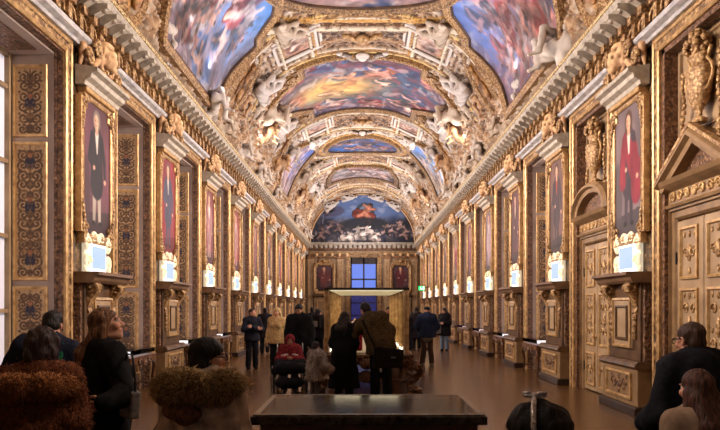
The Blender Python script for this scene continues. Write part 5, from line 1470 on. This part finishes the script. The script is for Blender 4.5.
# ================================================================== CASES
def at(px, Y): return (px - VPX) * Y / F_PX
def front_case():
    t = thing('display_case', 'low glass-topped display case with dark bronze rim in the middle of the floor', 'display case', (at(369, 4.95), 5.5, 0))
    hw, hd, z = .85, .58, .92
    obj('frieze', MB().box(-hw + .06, hw - .06, -hd + .06, hd - .06, .62, z - .075, .01), 'wood', t)
    cv = MB()
    for k in range(9):
        x = -.68 + k * .17
        cv.scroll((x, -hd + .05, .73), .06, 1.4, .014, -hd + .04, -hd + .05, sx=1 if k % 2 else -1)
    obj('frieze_carving', cv, 'gold_dim', t, smooth=True)
    rm = MB()
    def ring(x, y, z0, z1, iw):
        rm.box(-x, x, -y, -y + iw, z0, z1); rm.box(-x, x, y - iw, y, z0, z1); rm.box(-x, -x + iw, -y + iw, y - iw, z0, z1); rm.box(x - iw, x, -y + iw, y - iw, z0, z1)
    ring(hw, hd, z - .075, z - .012, .07); ring(hw - .012, hd - .012, z - .012, z, .05)
    obj('rim', rm, 'bronze_dark', t, bevel=.01)
    obj('lining', MB().box(-hw + .06, hw - .06, -hd + .06, hd - .06, z - .06, z - .045), 'velvet', t)
    obj('glass_top', MB().box(-hw + .045, hw - .045, -hd + .045, hd - .045, z - .008, z - .002), 'case_glass', t)
    for sx in (-1, 1):
        for sy in (-1, 1):
            obj('leg', MB().lathe([(.05, 0), (.06, .04), (.035, .1), (.05, .25), (.06, .45), (.04, .55), (.065, .6), (.065, .64)], (sx * (hw - .14), sy * (hd - .14), 0), 14), 'wood', t, smooth=True)
    lt = MB().sweep([(-hw + .09, -hd + .09), (hw - .09, -hd + .09), (hw - .09, hd - .09), (-hw + .09, hd - .09)], [(0, 0), (0, .01), (-.012, .01), (-.012, 0)])
    lt.v = [(x, zz, z - .035 - y) for x, y, zz in lt.v]
    obj('inner_fillet', lt, 'gold_smooth', t)
    loc = Vector(t.location)
    for k, (x, y, w_, d_, wd) in enumerate(((.03, -.36, .16, .06, 'white caption card at the front middle of the low display case'), (.3, .1, .12, .07, 'small caption card right of the centre of the low display case'), (-.4, -.2, .12, .06, 'small caption card left of the centre of the low display case'))):
        tag(obj('caption_card', MB().box(loc.x + x - w_ / 2, loc.x + x + w_ / 2, loc.y + y - d_ / 2, loc.y + y + d_ / 2, z - .0449, z - .041), 'paper'), wd, 'card', 'cards in the low display case')
    for k, (x, y, r) in enumerate(((-.55, .1, .05), (-.25, .15, .06), (0, .05, .05), (.2, -.15, .055), (.5, .05, .06), (.62, -.2, .045), (-.62, -.2, .045))):
        o = thing('jewelled_box', 'small oval %s box in the low display case, %s from the window side' % (['gilt', 'pale agate', 'dark agate'][k % 3], ['second', 'third', 'fourth', 'fifth', 'sixth', 'seventh', 'first'][k]), 'box', (loc.x + x, loc.y + y, z - .045), 0, 'small boxes in the low display case')
        obj('body', MB().lathe([(r * .8, 0), (r, .006), (r, .022), (r * .9, .024)], (0, 0, 0), 16, 1, .7), ['gold_smooth', 'paper', 'bronze_dark'][k % 3], o, smooth=False)
        obj('lid', MB().lathe([(r * .95, .024), (r * .8, .03), (r * .1, .032)], (0, 0, 0), 16, 1, .7), 'gold_smooth', o)
front_case()

def vitrine():
    y0, y1, hw, zb, zt = 13.5, 20.4, .78, .78, 2.06
    t = thing('glass_vitrine', 'tall glass vitrine with gilded posts on a carved gilt table', 'display case', (at(366.5, 13.5), 15.5, 0))
    L0, L1 = y0 - 15.5, y1 - 15.5
    for k in range(4): area('case_light', (t.location.x, y0 + .8 + 1.75 * k, zt - .09), (0, 0, -1), 1.3, 1.2, 11, (255, 236, 200))
    obj('table_top', MB().box(-.92, .92, L0 - .14, L1 + .14, zb - .09, zb - .02, .015), 'gold_dim', t)
    obj('apron', MB().box(-.84, .84, L0 - .06, L1 + .06, zb - .24, zb - .09, .01), 'wood', t)
    ac = MB()
    for q in (-1, 1): ac.scroll((q * .34, L0 - .1, zb - .2), .16, 1.6, .035, L0 - .1, L0 - .1, sx=-q); ac.scroll((q * .62, L0 - .1, zb - .2), .12, 1.5, .03, L0 - .1, L0 - .1, sx=q)
    ac.ball((0, L0 - .1, zb - .2), (.14, .06, .13))
    obj('apron_carving', ac, 'gold_dim', t, smooth=True)
    for sx in (-1, 1):
        for y in (L0 + .1, L1 - .1):
            lg = MB().tube([(sx * .74, y, zb - .2), (sx * .98, y - .04, zb - .26), (sx * 1.06, y - .05, zb - .4), (sx * .92, y - .04, zb - .54), (sx * .76, y, zb - .62), (sx * .84, y - .04, zb - .7), (sx * 1.0, y - .06, .04)], [.1, .11, .1, .085, .07, .08, .1], 10)
            lg.scroll((sx * .92, y - .08, zb - .34), .16, 1.7, .04, y - .14, y - .04, sx=sx)
            lg.ball((sx * .98, y - .06, .05), (.15, .15, .05)); lg.ball((sx * .8, y - .1, zb - .12), (.13, .11, .14))
            obj('carved_leg', lg, 'gold_dim', t, smooth=True)
    obj('stretcher', MB().tube([(-.78, L0 + .1, .2), (0, L0 + .1, .26), (.78, L0 + .1, .2)], .045, 8).ball((0, L0 + .1, .3), (.18, .1, .13)), 'gold_dim', t, smooth=True)
    obj('display_floor', MB().box(-hw + .03, hw - .03, L0 + .03, L1 - .03, zb - .02, zb), 'velvet', t)
    for sx in (-1, 1):
        obj('light_strip', MB().box(sx * (hw - .02), sx * (hw - .05), L0 + .1, L1 - .1, zb, zb + .02), 'lamp', t)  # glowing strip in place of the base plate's bright edge
    n = 5
    for sx in (-1, 1):
        for k in range(n):
            y = L0 + (L1 - L0) * k / (n - 1)
            po = obj('post', MB().box(sx * hw - .036, sx * hw + .036, y - .036, y + .036, zb - .02, zt - .06), 'gold_smooth', t, bevel=.006)
            obj('post_fillet', MB().tube([(sx * (hw - .05), y, zb), (sx * (hw - .05), y, zt - .06)], .013, 6).tube([(sx * (hw + .04), y - .03, zb), (sx * (hw + .04), y - .03, zt - .06)], .013, 6), 'gold_smooth', po)
        obj('side_glass', MB().box(sx * hw - .003, sx * hw + .003, L0, L1, zb, zt - .06), 'glass', t)
    obj('front_glass', MB().box(-hw, hw, L0 - .003, L0 + .003, zb, zt - .06), 'glass', t)
    obj('back_glass', MB().box(-hw, hw, L1 - .003, L1 + .003, zb, zt - .06), 'glass', t)
    tf = MB().box(-hw - .06, hw + .06, L0 - .06, L0 + .02, zt - .045, zt).box(-hw - .06, hw + .06, L1 - .02, L1 + .06, zt - .045, zt)
    for sx in (-1, 1): tf.box(sx * (hw - .04), sx * (hw + .06), L0 + .02, L1 - .02, zt - .045, zt)
    obj('top_frame', tf, 'bronze_dark', t, bevel=.008)
    obj('top_panel', MB().box(-hw + .04, hw - .04, L0 + .02, L1 - .02, zt - .05, zt - .03), 'top_cream', t)
    obj('top_lamp', MB().box(-hw + .08, hw - .08, L0 + .03, L0 + .07, zt - .065, zt - .05), 'lamp_soft', t)
    c = Vector(t.location)
    k = thing('jewelled_diadem', 'small jewelled gold crown on a cushion inside the tall vitrine', 'crown', (c.x - .24, c.y - 1.2, zb), 0)
    obj('cushion', MB().box(-.16, .16, -.16, .16, 0, .42, .03), 'red_velvet', k, bevel=.03)
    obj('band', MB().lathe([(.1, .42), (.11, .43), (.11, .47), (.1, .48)], seg=24), 'gold_smooth', k)
    ar = MB()
    for q in range(4):
        a = q * PI / 4
        ar.tube([(.105 * math.cos(a) * math.cos(p), .105 * math.sin(a) * math.cos(p), .47 + .14 * math.sin(p)) for p in np.linspace(0, PI, 11)], .009, 6)
    ar.ball((0, 0, .635), .025, 8, 6)
    obj('arches', ar, 'gold_smooth', k, smooth=True)
    for q in range(10): obj('gem', MB().ball((.113 * math.cos(q * .628), .113 * math.sin(q * .628), .45), .014, 7, 5), ['gem_pink', 'gem_white'][q % 2], k)
    for j, (x, y) in enumerate(((.3, -.6), (-.3, .3), (.25, 1.1))):
        k = thing('hardstone_vase', 'hardstone vase with gilt mounts inside the tall vitrine, %s from its front' % ORD[j], 'vase', (c.x + x, c.y + y, zb), 0, 'vases in the tall vitrine')
        obj('body', MB().lathe([(.05, 0), (.06, .02), (.02, .05), (.02, .1), (.08, .16), (.1, .26), (.06, .34), (.08, .4), (.07, .41)], seg=18), 'paper' if j != 1 else 'bluegrey', k, smooth=True)
        obj('foot_mount', MB().lathe([(.064, 0), (.068, .02), (.03, .04)], seg=18), 'gold_smooth', k)
        obj('handle', MB().tube([(.07, 0, .36), (.14, 0, .34), (.14, 0, .24), (.09, 0, .2)], .009, 6).tube([(-.07, 0, .36), (-.14, 0, .34), (-.14, 0, .24), (-.09, 0, .2)], .009, 6), 'gold_smooth', k)
M['top_cream'] = m_emit('cream_case_top', (226, 208, 160), .3, (200, 188, 150))  # slight emission paints light onto the panel's underside
M['lamp_soft'] = m_emit('case_lamp_soft', (255, 244, 214), .55)
M['red_velvet'] = fabric('red_velvet', (110, 24, 34))
M['gem_pink'] = m_emit('pink_gem', (255, 130, 150), 1.2); M['gem_white'] = m_emit('white_gem', (255, 240, 240), 1.6)  # emission paints a pink-white glow into the gems
vitrine()

# ================================================================== PEOPLE
def fur_ring(R0, Rz, cy, cz, tilt=0, frac=1.0):
    """fur collar: an SDF ring around the neck"""
    def fn(J, m):
        s = SDF(); c = J['nk'] + np.array((0, cy, cz)); pts = []
        for a in np.linspace(PI / 2 + .5, PI / 2 + 2 * PI - .5, 13):
            pts.append(c + np.array((R0[0] * math.cos(a), R0[1] * math.sin(a), tilt * -math.sin(a))))
        for i in range(12): s.cap(pts[i], pts[i + 1], Rz, Rz, .03)
        return s
    return fn
def tufted(name, src, n, length, dark, light, seed=0, width=.005, droop=.4, minz=None):
    def ex(t, J, Rm, sc):
        ch = [c for c in t.children if c.name.split('.')[0] == src][0]; me = ch.data
        v = np.zeros(len(me.vertices) * 3, np.float32); me.vertices.foreach_get('co', v); v = v.reshape(-1, 3)
        nn = np.zeros(len(me.vertices) * 3, np.float32); me.vertices.foreach_get('normal', nn); nn = nn.reshape(-1, 3)
        if minz is not None: k = v[:, 2] > minz; v, nn = v[k], nn[k]
        o = fur_tufts(name, ch, v, nn, n, length, fur_mat('fur_' + name + '_%d' % seed, dark, light), seed, width, droop)
        o['kind'] = 'stuff'
    return ex
def both(*fs):
    def ex(t, J, Rm, sc):
        for f in fs: f(t, J, Rm, sc)
    return ex
def glasses(t, J, Rm, sc):
    c = J['hd']; P = lambda x, y, z: tuple((c + Rm @ np.array((x, y, z))) * sc); mb = MB()
    for q in (-1, 1):
        mb.tube([P(q * .034 + .026 * math.cos(a), .112, .004 + .02 * math.sin(a)) for a in np.linspace(0, 2 * PI, 14, endpoint=False)], .0038, 6, closed=True)
        mb.tube([P(q * .06, .11, .008), P(q * .078, .06, .01), P(q * .084, -.01, .012)], .0035, 6)
    mb.tube([P(-.01, .114, .008), P(.01, .114, .008)], .003, 6)
    obj('glasses', mb, 'black', t, smooth=True)

HALF = dict(res=.014, hres=.0075)
# woman in shaggy red-brown coat, lower left
figure('person seen from behind in a shaggy red-brown coat with a furry hood', (at(40, 4.1), 4.1, 0), .1, 1.555, pose(.04), (.15, -.1, 0), 'pink', ('full', (40, 26, 24)),
    [('trousers', 'trousers', (26, 24, 28), {}), ('coat', 'coat', (96, 54, 34), dict(m=.045, hem=.4, flare=.08, wob=.012)),
     ('hood', 'custom', (150, 86, 44), dict(fn=fur_ring((.19, .15), .062, -.08, -.1, .03), m=0, wob=.012))],
    extra=both(tufted('fur', 'coat', 14000, .022, (80, 46, 32), (150, 92, 62), 1, .003, .7), tufted('fur', 'hood', 11000, .034, (104, 62, 40), (190, 126, 80), 2, .0028, .5)), **HALF)
# man beyond her
def green_strap(J, m):
    s = SDF(); s.cap(J['shR'] * .7 + J['nk'] * .3 + np.array((0, -.09, .03)), J['chest'] + np.array((.12, -.17, -.1)), .03, .03, .02, flat=(0, 1, 0), fs=.5); return s
figure('person in a dark navy jacket with head bent, standing by the first window recess', (at(39, 5.7), 5.7, 0), .25, 1.665, pose(.12, .13, dict(elL=(-.3, .12, 1.13), wrL=(-.2, .36, 1.1))), (.1, -.45, .1), 'pink', ('short', (26, 20, 20)),
    [('trousers', 'trousers', (22, 22, 28), {}), ('jacket', 'coat', (28, 30, 46), dict(m=.045, hem=.72, flare=.02)), ('strap', 'custom', (24, 84, 60), dict(fn=green_strap, m=0, wob=0))], **HALF)
# woman looking up
figure('person in a long black coat looking up, hand behind back', (at(104, 4.75), 4.75, 0), -.72, 1.685,
    pose(.0, .0, dict(elR=(.37, -.02, 1.15), wrR=(.39, -.2, 1.12))), (-.75, .28, 0), 'fair', ('long', (92, 62, 42)),
    [('trousers', 'trousers', (16, 16, 18), {}), ('coat', 'coat', (19, 18, 20), dict(m=.034, hem=.12, flare=.1, wob=.009, collar=.2))],
    hands={'R': ((-.66, .75, 0), .35, -1, (-.75, -.6, -.3))}, fem=True, **HALF)
t = thing('shoulder_bag', 'pale grey shoulder bag hanging at the side of the person in the long black coat', 'bag', (at(129.5, 4.55), 4.55, .98), -.9)
obj('pouch', MB().prism([(-.1, -.02), (.1, -.02), (.13, .16), (-.12, .2)], -.035, .035, 'y'), 'bag_grey' if 'bag_grey' in M else M.setdefault('bag_grey', fabric('bag_grey', (118, 112, 108))), t, bevel=.015)
obj('strap', MB().tube([(-.1, 0, .18), (-.09, 0, .3), (-.05, 0, .4), (.05, 0, .4), (.09, 0, .3), (.11, 0, .16)], .008, 6), 'black', t)
# fur-trimmed hood, profile
def back_hood(J, m):
    s = SDF(); c = J['nk']; s.ell(c + np.array((-.03, -.17, -.16)), (.14, .075, .07), .03); return s
figure('person with glasses in profile, tan coat with thick fur hood trim', (at(203, 3.7), 3.7, 0), -.4, 1.525, pose(.06), (-.98, .0, 0), 'fair', ('bob', (20, 16, 17)),
    [('trousers', 'trousers', (30, 28, 30), {}), ('coat', 'coat', (176, 154, 136), dict(m=.055, hem=.5, flare=.05, wob=.012, var=.25, scale=14, collar=0)),
     ('hood', 'custom', (104, 72, 56), dict(fn=back_hood, m=0, wob=.008)), ('fur_trim', 'custom', (120, 86, 50), dict(fn=fur_ring((.195, .145), .078, -.04, -.01, .01), m=0, wob=.012))],
    extra=both(tufted('fur', 'fur_trim', 15000, .036, (100, 74, 46), (232, 194, 140), 4, .0026, .25), glasses), **HALF)
# girl with the headband
def headband(t, J, Rm, sc):
    c = J['hd']; P = lambda x, y, z: tuple((c + Rm @ np.array((x, y, z))) * sc)
    hb = obj('headband', MB().tube([P(.113 * math.cos(a), -.01, .05 + .105 * math.sin(a)) for a in np.linspace(-.5, PI + .5, 26)], .0085, 8), 'silver', t, smooth=True)
    bw = MB()
    for q in (-1, 1):
        bw.tube([P(0, -.01, .158), P(.01 * q, -.01 + q * .02, .172), P(.0, -.01 + q * .045, .17), P(0, -.01 + q * .04, .16), P(0, -.01, .158)], .006, 6)
    bw.ball(P(0, -.01, .16), .011, 8, 6)
    for k in range(14):
        a = .2 + 2.7 * k / 13; bw.ball(P(.121 * math.cos(a), -.01, .05 + .113 * math.sin(a)), .0045, 6, 4)
    obj('bow', bw, 'silver', hb, smooth=True)
M['silver'] = m_noise('silver_glitter', [(.3, (150, 140, 138)), (.7, (230, 222, 214))], 90, .25, .6, .5, .004)
figure('person with full black hair and a glittering silver headband, seen close from behind', (at(545, 2.08), 2.08, 0), 1.15, 1.395, pose(.03), (.1, -.05, 0), 'brown', ('full', (16, 13, 14)),
    [('trousers', 'trousers', (30, 26, 30), {}), ('coat', 'coat', (44, 30, 36), dict(m=.04, hem=.6))], extra=headband, res=.016, hres=.0065)
# right-hand pair
figure('person with glasses in a bulky black coat by the pedimented door', (at(704, 4.35), 4.35, 0), .18, 1.6, pose(.16, -.02, dict(elL=(-.27, .06, 1.1), wrL=(-.26, .28, 1.0), elR=(.28, .1, 1.1), wrR=(.2, .35, 1.05))), (.12, -.15, 0), 'pink', ('short', (58, 40, 32)),
    [('trousers', 'trousers', (22, 22, 26), {}), ('coat', 'coat', (22, 22, 29), dict(m=.055, hem=.6, flare=.05, wob=.01, collar=.25))], extra=glasses, **HALF)
figure('person in a beige coat before the one in the bulky black coat', (at(700, 3.45), 3.45, 0), .12, 1.375, pose(.03), (.2, -.05, 0), 'fair', ('vlong', (64, 40, 32)),
    [('trousers', 'trousers', (60, 54, 54), {}), ('coat', 'coat', (150, 124, 104), dict(m=.034, hem=.55, flare=.03, var=.07))], fem=True, **HALF)

MID = dict(res=.022, hres=.011)
figure('person with very long dark hair in a black coat, back turned, at the tall vitrine', (at(344, 12.1), 12.1, 0), -.15, 1.6, pose(.12, .0, dict(wrL=(-.14, .24, 1.02), wrR=(.14, .24, 1.02))), (-.3, -.25, 0), 'fair', ('vlong', (30, 21, 19)),
    [('trousers', 'trousers', (18, 18, 20), {}), ('coat', 'coat', (17, 16, 18), dict(m=.045, hem=.28, flare=.07))], fem=True, **MID)
figure('tall person in an olive jacket bending towards a long-haired companion', (at(381, 12.05), 12.05, 0), .1, 1.83, pose(.22, -.38, dict(wrL=(-.42, .34, 1.02), elL=(-.46, .1, 1.12), wrR=(.18, .3, 1.0))), (.35, -.35, -.15), 'pink', ('short', (24, 18, 17)),
    [('trousers', 'trousers', (20, 20, 23), {}), ('jacket', 'coat', (70, 56, 36), dict(m=.05, hem=.8, flare=.02, wob=.009))], **MID)
t = thing('messenger_bag', 'black messenger bag on the hip of the olive jacket wearer', 'bag', (at(387, 11.7), 11.74, .64), .1)
obj('pouch', MB().prism([(-.25, 0), (.25, 0), (.27, .3), (-.22, .35)], -.07, .07, 'y'), M.setdefault('bag_black', fabric('bag_black', (30, 26, 25))), t, bevel=.03)
obj('flap', MB().prism([(-.24, .14), (.27, .12), (.28, .32), (-.23, .37)], -.085, -.07, 'y'), 'bag_black', t, bevel=.012)
obj('buckle', MB().box(.06, .14, -.093, -.085, .17, .2), 'steel', t)
obj('strap', MB().tube([(-.2, 0, .33), (-.3, -.02, .55), (-.42, .0, .82)], .018, 6), 'bag_black', t)

# wheelchair
wx, wy = at(290, 13.0), 13.0
t = thing('wheelchair', 'wheelchair facing the camera under the child in the red hooded jacket', 'wheelchair', (wx, wy, 0), PI + .1)
obj('seat', MB().box(-.22, .22, -.2, .24, .46, .5, .01), 'rubber', t)
obj('backrest', MB().box(-.22, .22, -.25, -.21, .5, .92, .01), 'rubber', t)
fr = MB()
for q in (-1, 1):
    fr.tube([(q * .24, -.3, .98), (q * .24, -.23, .92), (q * .24, -.23, .3), (q * .24, .3, .3), (q * .24, .36, .1)], .013, 7).tube([(q * .24, -.23, .68), (q * .24, .22, .68), (q * .24, .26, .48)], .013, 7).tube([(q * .24, -.23, .48), (q * .24, .3, .48), (q * .22, .42, .12)], .012, 7)
    obj('armrest', MB().box(q * .21, q * .27, -.18, .18, .685, .715, .006), 'rubber', t)
    wh = obj('wheel', MB().tube([(q * .3, -.12 + .29 * math.cos(a), .3 + .29 * math.sin(a)) for a in np.linspace(0, 2 * PI, 30, endpoint=False)], .016, 7, closed=True), 'rubber', t, smooth=True)
    sp = MB().ball((q * .3, -.12, .3), .03, 8, 6)
    for k in range(12): a = k * PI / 6; sp.tube([(q * .3, -.12, .3), (q * .3, -.12 + .28 * math.cos(a), .3 + .28 * math.sin(a))], .003, 4)
    obj('spokes', sp, 'steel', wh)
    obj('hand_rim', MB().tube([(q * .335, -.12 + .25 * math.cos(a), .3 + .25 * math.sin(a)) for a in np.linspace(0, 2 * PI, 30, endpoint=False)], .008, 6, closed=True), 'steel', wh)
    obj('caster', MB().tube([(q * .22, .3 + .075 * math.cos(a), .09 + .075 * math.sin(a)) for a in np.linspace(0, 2 * PI, 16, endpoint=False)], .015, 6, closed=True), 'rubber', t)
    obj('footrest', MB().box(q * .06, q * .2, .36, .5, .1, .12, .004), 'black', t)
obj('frame', fr, 'steel', t, smooth=True)
k = 1.735 / 1.42
sj = pose(.02, 0, {n: np.array(p) * k for n, p in dict(pel=(0, -.08, .6), chest=(0, -.07, .8), nk=(0, -.06, .94), hd=(0, -.02, 1.04), shL=(-.15, -.06, .89), shR=(.15, -.06, .89), elL=(-.22, .02, .68), elR=(.22, .02, .68), wrL=(-.06, .16, .72), wrR=(.06, .16, .72),
    hipL=(-.08, -.06, .57), hipR=(.08, -.06, .57), knL=(-.1, .3, .57), knR=(.1, .3, .57), anL=(-.1, .4, .2), anR=(.1, .4, .2)).items()})
figure('child in a red hooded jacket sitting in a wheelchair', (wx, wy, 0), PI + .1, 1.42, sj, (0, -.22, 0), 'tan', ('hood', (112, 32, 38)),
    [('trousers', 'trousers', (24, 24, 28), {}), ('jacket', 'coat', (112, 36, 40), dict(m=.04, hem=1, wob=.01)),
     ('jacket_band', 'custom', (200, 180, 170), dict(fn=lambda J, m: SDF().cap(J['shL'] * .35 + J['elL'] * .65 + (0, .05, 0), J['chest'] + (-.06, .15, -.02), .03, .03, .02).cap(J['shR'] * .35 + J['elR'] * .65 + (0, .05, 0), J['chest'] + (.06, .15, -.02), .03, .03, .02), m=0, wob=.003))],
    hands={'L': ((1, 0, -.3), .6, -1), 'R': ((-1, 0, -.3), .6, 1)}, **MID)
o = SDF(); o.cap((-.2, .18, .6), (.2, .18, .6), .11, .11, .05).cap((-.18, .36, .55), (.18, .36, .55), .11, .11, .05).cap((-.17, .44, .3), (.17, .44, .3), .09, .1, .05).cap((-.26, .1, .56), (-.27, .3, .5), .06, .07, .04).cap((.26, .1, .56), (.27, .3, .5), .06, .07, .04)
o = sdf_obj('lap_blanket', o, .02, M.setdefault('blanket', fabric('blanket', (24, 24, 28))), None, .012); o.location = (wx, wy, 0); o.rotation_euler = (0, 0, PI + .1)
tag(o, 'black blanket over the knees of the child in the wheelchair', 'blanket')
figure('small child in a fluffy pale grey jacket in front of the wheelchair', (at(315, 11.7), 11.7, 0), -.9, 1.06, pose(.12, .05, dict(elL=(-.34, .1, 1.1), wrL=(-.36, .3, 1.0), elR=(.34, .1, 1.1), wrR=(.3, .3, 1.02), hd=(0, .03, 1.66))), (.2, -.3, 0), 'pink', ('bob', (30, 22, 20)),
    [('trousers', 'trousers', (70, 62, 58), {}), ('jacket', 'coat', (150, 138, 128), dict(m=.085, hem=.72, wob=.016))], extra=tufted('fleece', 'jacket', 2500, .03, (120, 108, 100), (190, 178, 168), 6, .006, .3), **MID)

FAR = dict(res=.03, hres=.014)
def folded(): return pose(0, 0, dict(elL=(-.27, .06, 1.12), elR=(.27, .06, 1.12), wrL=(.07, .24, 1.2), wrR=(-.07, .22, 1.15)))
figure('person in a dark suit with folded arms standing near the window-side wall', (at(252, 18.6), 18.6, 0), PI + .45, 1.635, folded(), (.5, .05, 0), 'pink', ('short', (34, 24, 22)),
    [('trousers', 'trousers', (22, 22, 30), {}), ('jacket', 'coat', (26, 26, 36), dict(m=.03, hem=.8))], hands={'L': ((0, -1, 0), .3, -1), 'R': ((0, -1, 0), .3, 1)}, **FAR)
figure('person in dark clothes walking away behind the one with folded arms', (at(265, 24.3), 24.3, 0), .1, 1.64, pose(0, 0, dict(anR=(.1, -.16, .14), knR=(.1, .08, .5))), (0, 0, 0), 'pink', ('short', (26, 20, 20)),
    [('trousers', 'trousers', (24, 23, 28), {}), ('coat', 'coat', (30, 27, 32), dict(m=.04, hem=.6))], **FAR)
figure('person with long blonde hair in a cream sweater and dark trousers', (at(277, 17.0), 17.0, 0), PI - .1, 1.66, pose(), (-.1, -.05, 0), 'fair', ('vlong', (168, 136, 92)),
    [('trousers', 'trousers', (24, 22, 26), {}), ('sweater', 'coat', (178, 148, 104), dict(m=.03, hem=.8, collar=.35))], fem=True, **FAR)
figure('tall person in a black coat looking down behind the wheelchair', (at(299.5, 14.5), 14.5, 0), PI - .15, 1.74, pose(.05), (0, -.4, 0), 'tan', ('short', (18, 15, 16)),
    [('trousers', 'trousers', (20, 20, 24), {}), ('coat', 'coat', (20, 20, 25), dict(m=.055, hem=.5, flare=.02))], **MID)
figure('person in a grey-black jacket carrying a rucksack, left of the tall vitrine', (at(318, 21.5), 21.5, 0), -.5, 1.6, pose(), (-.4, -.2, 0), 'pink', ('bob', (22, 18, 18)),
    [('trousers', 'trousers', (26, 25, 30), {}), ('jacket', 'coat', (34, 32, 38), dict(m=.045, hem=.75))], **FAR)
t = thing('rucksack', 'dark rucksack with a pale pocket worn by the person left of the tall vitrine', 'bag', (at(316.5, 21.25), 21.24, 1.0), -.5)
obj('sack', MB().box(-.16, .16, -.1, .08, 0, .44, .03), 'bag_black', t, bevel=.04); obj('pocket', MB().box(-.1, .1, -.14, -.1, .06, .24, .015), 'bag_grey', t, bevel=.015)
obj('strap', MB().tube([(-.1, .08, .4), (-.11, .16, .44), (-.12, .3, .36)], .015, 6).tube([(.1, .08, .4), (.11, .16, .44), (.12, .3, .36)], .015, 6), 'bag_black', t)
figure('dark-haired person in black, half hidden behind the rucksack wearer', (at(312, 24.5), 24.5, 0), .3, 1.66, pose(), (0, 0, 0), 'pink', ('short', (20, 17, 17)), [('trousers', 'trousers', (24, 23, 26), {}), ('coat', 'coat', (26, 25, 30), dict(m=.04, hem=.6))], **FAR)
figure('person in black seen through the tall vitrine, behind the very long dark hair', (at(336, 21.6), 21.6, 0), PI, 1.66, pose(.05), (.2, -.3, 0), 'pink', ('short', (22, 18, 18)), [('trousers', 'trousers', (22, 22, 26), {}), ('coat', 'coat', (24, 22, 26), dict(m=.04, hem=.6))], **FAR)
figure('person in dark brown seen through the tall vitrine, right of the olive jacket', (at(389, 21.3), 21.3, 0), PI - .5, 1.68, pose(.05), (.2, -.25, 0), 'tan', ('short', (24, 18, 16)), [('trousers', 'trousers', (22, 21, 24), {}), ('coat', 'coat', (34, 26, 24), dict(m=.04, hem=.7))], **FAR)
figure('person in a black coat standing just beyond the right posts of the tall vitrine', (at(404.5, 19.2), 19.2, 0), .6, 1.6, pose(), (0, -.1, 0), 'pink', ('bob', (26, 20, 18)), [('trousers', 'trousers', (20, 20, 24), {}), ('coat', 'coat', (26, 24, 28), dict(m=.05, hem=.5))], **FAR)
def hemband(J, m):
    s = SDF(); s.cap((0, 0, .84), (0, 0, .86), .158, .158, .02, flat=(1, 0, 0), fs=1.3); return s
figure('person in a navy jacket and dark cap, back turned, right of the tall vitrine', (at(427, 19.8), 19.8, 0), .05, 1.68, pose(0, 0, dict(elL=(-.29, .0, 1.14), wrL=(-.2, .16, 1.0), elR=(.29, .0, 1.14), wrR=(.2, .16, 1.0), anL=(-.14, -.02, .085), anR=(.14, -.02, .085))), (0, 0, 0), 'pink', ('cap', (24, 26, 36)),
    [('trousers', 'trousers', (66, 48, 40), {}), ('jacket', 'coat', (27, 33, 54), dict(m=.06, hem=.82)), ('jacket_hem', 'custom', (130, 124, 120), dict(fn=hemband, m=0, wob=0))], shoes=(120, 110, 102), **FAR)
figure('long-haired person in a dark coat beyond the navy jacket', (at(416.5, 27), 27, 0), -.2, 1.66, pose(), (0, 0, 0), 'pink', ('long', (30, 22, 20)), [('trousers', 'trousers', (24, 24, 28), {}), ('coat', 'coat', (32, 26, 30), dict(m=.05, hem=.45))], fem=True, **FAR)
figure('person in a long open black coat and pale blue jeans, hands together', (at(444.5, 26), 26, 0), PI - .5, 1.62, pose(0, 0, dict(elL=(-.25, .03, 1.12), elR=(.25, .03, 1.12), wrL=(-.05, .22, 1.12), wrR=(.05, .22, 1.12))), (-.2, -.25, 0), 'fair', ('long', (22, 18, 18)),
    [('trousers', 'trousers', (104, 120, 140), {}), ('coat', 'coat', (22, 20, 24), dict(m=.05, hem=.62, flare=.05))], fem=True, **FAR)
t = thing('tote_bag', 'pale tote bag beside the person in blue jeans', 'bag', (at(438, 26), 25.9, .66), .3)
obj('pouch', MB().prism([(-.14, 0), (.14, 0), (.16, .34), (-.16, .34)], -.05, .05, 'y'), 'bag_grey', t, bevel=.02)
obj('handle', MB().tube([(-.1, 0, .33), (-.08, 0, .52), (.08, 0, .52), (.1, 0, .33)], .012, 6), 'bag_grey', t)
# ================================================================== LIGHT, CAMERA
w = bpy.data.worlds.new('world'); SC.world = w; w.use_nodes = True
w.node_tree.nodes['Background'].inputs[0].default_value = l4((240, 220, 205)); w.node_tree.nodes['Background'].inputs[1].default_value = .085
for sd, nm in ((-1, 'window'), (1, 'door')):          # uplights and added wall lights floating clear of the two cornices
    for k in range(6):
        y = 6 + 8 * k + 4
        area('cornice_uplight', (sd * 3.25, y, 6.6), (-sd * .85, 0, .5), 7.6, .1, 330, (250, 243, 248))
    for k in range(13):
        area('wall_washer', (sd * 3.25, 1.2 + 4.15 * k, 6.45), (-sd * .84, 0, -.3), .3, .08, 82, (255, 232, 210), 76)  # invented lights, added to brighten the upper walls
cam = bpy.data.cameras.new('camera'); co = bpy.data.objects.new('camera', cam); COL.objects.link(co)
cam.sensor_width = 36; cam.lens = F_PX / 720 * 36; cam.shift_x = (360 - VPX) / 720; cam.shift_y = (HY - 215) / 720
cam.clip_start = .05; cam.clip_end = 200
co.location = (0, 0, CZ); co.rotation_euler = (PI / 2, 0, 0)
SC.camera = co
SC.view_settings.view_transform = 'Standard'
SC.view_settings.look = 'None'
SC.view_settings.exposure = 0.32
